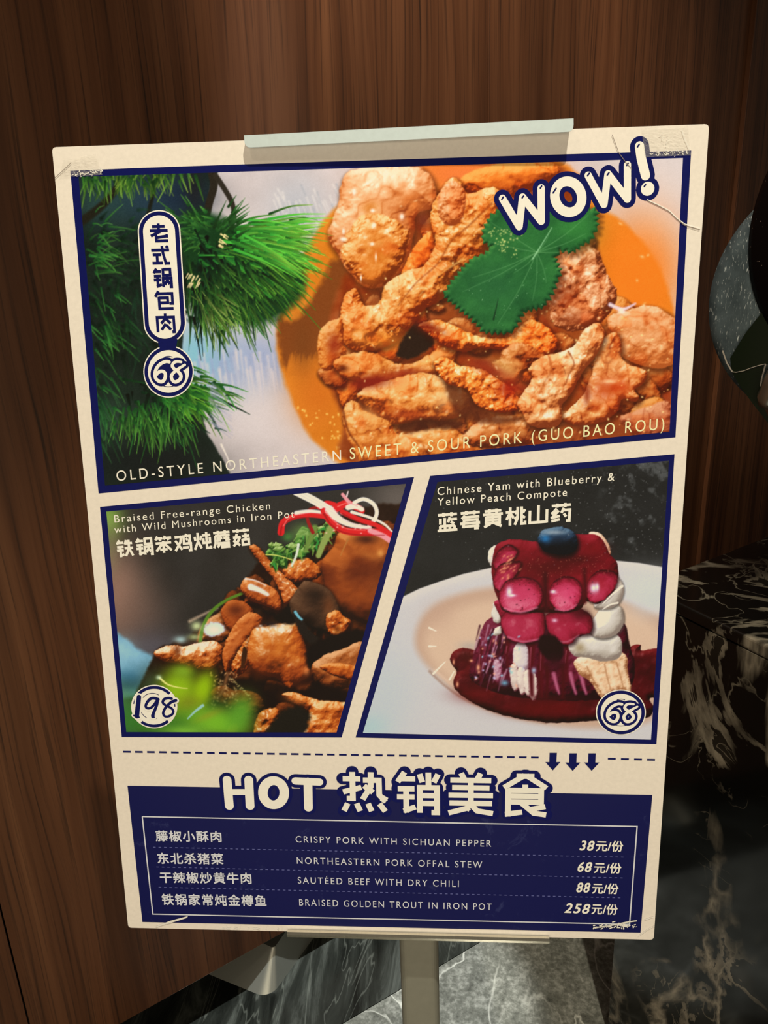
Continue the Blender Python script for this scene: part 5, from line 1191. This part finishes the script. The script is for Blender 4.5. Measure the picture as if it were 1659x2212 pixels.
rows = [('藤椒小酥肉', (337.7, 1816.6), (478.8, 1818.2), 23, 'CRISPY PORK WITH SICHUAN PEPPER', (639, 1819), (1061, 1828.4), '38', (1252, 1836), (1283, 1837), '元/份', (1287, 1837.6), (1345, 1839)),
        ('东北杀猪菜', (341.7, 1865), (482.8, 1866.6), 23.5, 'NORTHEASTERN PORK OFFAL STEW', (641.6, 1865), (1041.5, 1874.2), '68', (1247.8, 1882), (1278, 1883), '元/份', (1283, 1885), (1341, 1886.3)),
        ('干辣椒炒黄牛肉', (347, 1906.3), (543.4, 1908.6), 23.5, 'SAUTÉED BEEF WITH DRY CHILI', (643.7, 1907.7), (991, 1915.4), '88', (1245, 1926.5), (1274, 1927.4), '元/份', (1279, 1929.4), (1335, 1930.8)),
        ('铁锅家常炖金樽鱼', (351, 1954), (575.6, 1957), 24, 'BRAISED GOLDEN TROUT IN IRON POT', (646.7, 1955.5), (1061.7, 1965.2), '258', (1219, 1971), (1274, 1973.2), '元/份', (1277.5, 1974), (1333, 1975.4))]
for zh, a, b, h_, en, c, d, n_, e, f, un, g1, h1 in rows:
    text_mesh('list_item', zh, a, b, h_, Z1, M_pale, board, 0, 1.12, True, 0, .45)
    text_mesh('list_item', en, c, d, 14.6, Z1, M_pale, board, 0, 1.3)
    text_mesh('list_price', n_, e, f, 20.5, Z1, M_cream, board, 0, 1.15, True, .25, .5)
    text_mesh('list_price', un, g1, h1, 22.5, Z1, M_cream, board, 0, 1.05, True, 0, .4)

# --- wear: wrinkled tape on the corners, creases, scuffs
M_tape = NT('clear_tape'); t = M_tape
t.b.inputs['Base Color'].default_value = (*tuple(ink((216, 205, 178))), 1); t.b.inputs['Roughness'].default_value = .22
t.b.inputs['Alpha'].default_value = .16; t.bump(t.noise(t.coords(), 320, 4, .6, 1.0), .9, .001)
def crumple(name, pts, z, amp, m, n=26, seed=1):
    P = np.array(pts, float); R = np.random.RandomState(seed); V, F = [], []
    for j in range(n + 1):
        for i in range(n + 1):
            u, v = i / n, j / n; q = (P[0] * (1 - u) + P[1] * u) * (1 - v) + (P[3] * (1 - u) + P[2] * u) * v
            e = math.sin(math.pi * u) * math.sin(math.pi * v)
            V.append(P2(*q) + Vector((0, 0, z + amp * R.rand() ** 3 * min(1, e * 3))))
    for j in range(n):
        for i in range(n): a = j * (n + 1) + i; F.append((a, a + n + 1, a + n + 2, a + 1))
    o = mesh_obj(name, V, F, m, board); return o
crumple('tape', [(138, 347), (207, 333), (222, 378), (128, 384)], .0007, .0011, M_tape.m, 18, 3)
crumple('tape', [(1385, 278), (1486, 272), (1492, 336), (1392, 340)], .0007, .0009, M_tape.m, 20, 4)
M_white = mat_plain('scuffed_paper', (.86, .85, .84), .5)
Rw = np.random.RandomState(9)
def scuffs(n, xa, ya, xb, yb, spread, ln, wd, name='scuff'):
    L_ = []
    for _ in range(n):
        t_ = Rw.rand(); x = xa + (xb - xa) * t_; y = ya + (yb - ya) * t_ + Rw.randn() * spread
        an = Rw.rand() * 6.28; l_ = ln * (.3 + Rw.rand())
        L_.append(([(x, y), (x + l_ * math.cos(an), y + l_ * .6 * math.sin(an))], wd * (.5 + Rw.rand()), True))
    o = strokes(name, L_, .0007, M_white, board); return o
scuffs(46, 154, 378, 222, 370, 2.5, 5, 1.3); scuffs(50, 1405, 332, 1490, 330, 2.5, 4, 1.3); scuffs(60, 1282, 2002, 1376, 1996, 2.2, 6, 2.0); scuffs(26, 1425, 295, 1450, 315, 8, 4, 1.0)
scuffs(20, 472, 2003, 612, 2006, .5, 6, 1.5)
strokes('scuff', [([(338, 2001), (368, 1989), (405, 1979)], 2.2, True), ([(345, 1999), (390, 1984)], 1.4, True), ([(360, 1994), (402, 1981)], 3, True)], .0007, M_white, board)
strokes('scuff', [([(1285, 2003), (1330, 1996), (1358, 1990), (1374, 1988)], 3.2, True)], .0007, M_white, board)
strokes('crease', [([(1398, 432), (1420, 442), (1445, 455), (1460, 470), (1478, 484), (1496, 489), (1511, 493)], 1.8, True)], .0007, mat_ink('crease_light', (240, 234, 222)), board)  # real crease, its lit edge painted as a pale line
strokes('crease', [([(1400, 434.5), (1422, 445), (1446, 458), (1461, 473), (1478, 487), (1496, 492), (1511, 496)], 1.3, True)], .00068, mat_ink('crease_dark', (128, 112, 96)), board)  # the same crease's shaded edge, painted as a dark line
strokes('crease', [([(1322, 292), (1336, 330), (1352, 352), (1364, 366)], 1.2, True)], .00068, mat_ink('crease_dark', (128, 112, 96)), board)
strokes('crease', [([(120, 384), (138, 368), (154, 352)], 1.2, True)], .00068, mat_ink('crease_dark', (128, 112, 96)), board)
M_cl = mat_ink('crease_light', (240, 232, 214))
for q in ([(1472, 280), (1478, 300), (1488, 322)], [(1380, 2020), (1400, 2006), (1412, 2000)], [(1392, 1986), (1412, 1979)]): strokes('crease', [(q, 1.4, True)], .0007, M_cl, board)

# ---------------------------------------------------------------- the sign stand that holds it
bc = P2(905, 2013)
stand = thing('sign_stand', 'silver metal floor sign stand with a square pole and clip bars holding the menu poster', 'sign stand', Matrix.Translation((BO.x, .56, 0)))
toS = Matrix.Translation((-BO.x, -.56, 0)) @ BMX
M_pole = mat_plain('satin_grey_metal', (.40, .405, .36), .38, .55, .5, .05, 120)
M_lip = mat_brushed('tray_metal', (.72, .70, .62), .22, (40, 1, 1), .05)
M_lip.node_tree.nodes['Principled BSDF'].inputs['Metallic'].default_value = 1.0
# pole below the board
pc = on_plane(906, 2060, (0, .555, 0), Vector((0, -1, 0)))
bm = bmesh.new(); hw, hd = .0193, .014
prism(bm, [Vector((pc.x - BO.x + sx * hw, -.005 + sy * hd, .012)) for sx, sy in ((-1, -1), (1, -1), (1, 1), (-1, 1))], (0, 0, .79))
bevel(bm_obj('pole', bm, M_pole, stand), .007, 5)
bm = bmesh.new(); prism(bm, rounded([Vector((pc.x - BO.x + sx * .15, -.005 + sy * .12, 0)) for sx, sy in ((-1, -1), (1, -1), (1, 1), (-1, 1))], .03, 6), (0, 0, .012))
bevel(bm_obj('base_plate', bm, M_pole, stand), .002, 2)
def boxb(x0, x1, y0, y1, z0, z1):
    bm = bmesh.new(); prism(bm, [toS @ Vector((x, y, z0)) for x, y in ((x0, y0), (x1, y0), (x1, y1), (x0, y1))], (toS.to_3x3() @ Vector((0, 0, z1 - z0)))); return bm
bevel(bm_obj('back_strut', boxb(bc.x - .018, bc.x + .018, -.352, .352, -.020, -.008), M_pole, stand), .002, 2)
# bottom tray: a rolled lip under the card
xa, xb = P2(622, 2010), P2(1185, 2026)
prof = [(.0026, .0012), (.0028, .0042), (.0008, .0056), (-.0028, .0042), (-.0050, .0000), (-.0058, -.0090), (-.0030, -.0095), (-.0022, .0012)]
bm = bmesh.new(); y_l, y_r = xa.y - .0006, xb.y + .0002
L0 = [toS @ Vector((xa.x, y_l + y, z)) for y, z in prof]; L1 = [toS @ Vector((xb.x, y_r + y, z)) for y, z in prof]
va = [bm.verts.new(p) for p in L0]; vb = [bm.verts.new(p) for p in L1]
bm.faces.new(va[::-1]); bm.faces.new(vb)
for i in range(len(va)): bm.faces.new((va[i], va[(i + 1) % len(va)], vb[(i + 1) % len(va)], vb[i]))
bm_obj('bottom_tray', bm, M_lip, stand)
# top clip: an angle bar hooked over the card, standing off a little more at its right end
zl, zr = .0065, .0115
f0 = [P2(527, 293, zl), P2(1239, 256, zr), P2(1239, 284, zr), P2(529, 319, zl)]
def rc(p, a, b, r):
    a = (a - p).normalized(); b = (b - p).normalized()
    return [p + a * r * (1 - k / 5) ** 2 + b * r * (k / 5) ** 2 for k in range(6)]
out = [f0[0], f0[1]] + rc(f0[2], f0[1], f0[3], .0045) + rc(f0[3], f0[2], f0[0], .0045)
bm = bmesh.new(); prism(bm, [toS @ p for p in out], toS.to_3x3() @ Vector((0, 0, -.0012)))
top = [f0[0], f0[1], Vector((f0[1].x, f0[1].y, -.012)), Vector((f0[0].x, f0[0].y, -.012))]
prism(bm, [toS @ (p + Vector((0, .0002, 0))) for p in top], toS.to_3x3() @ Vector((0, -.0012, 0)))
bm_obj('top_clip', bm, mat_plain('clip_aluminium', (.74, .88, .96), .38, .35, .5, .04, 200), stand)
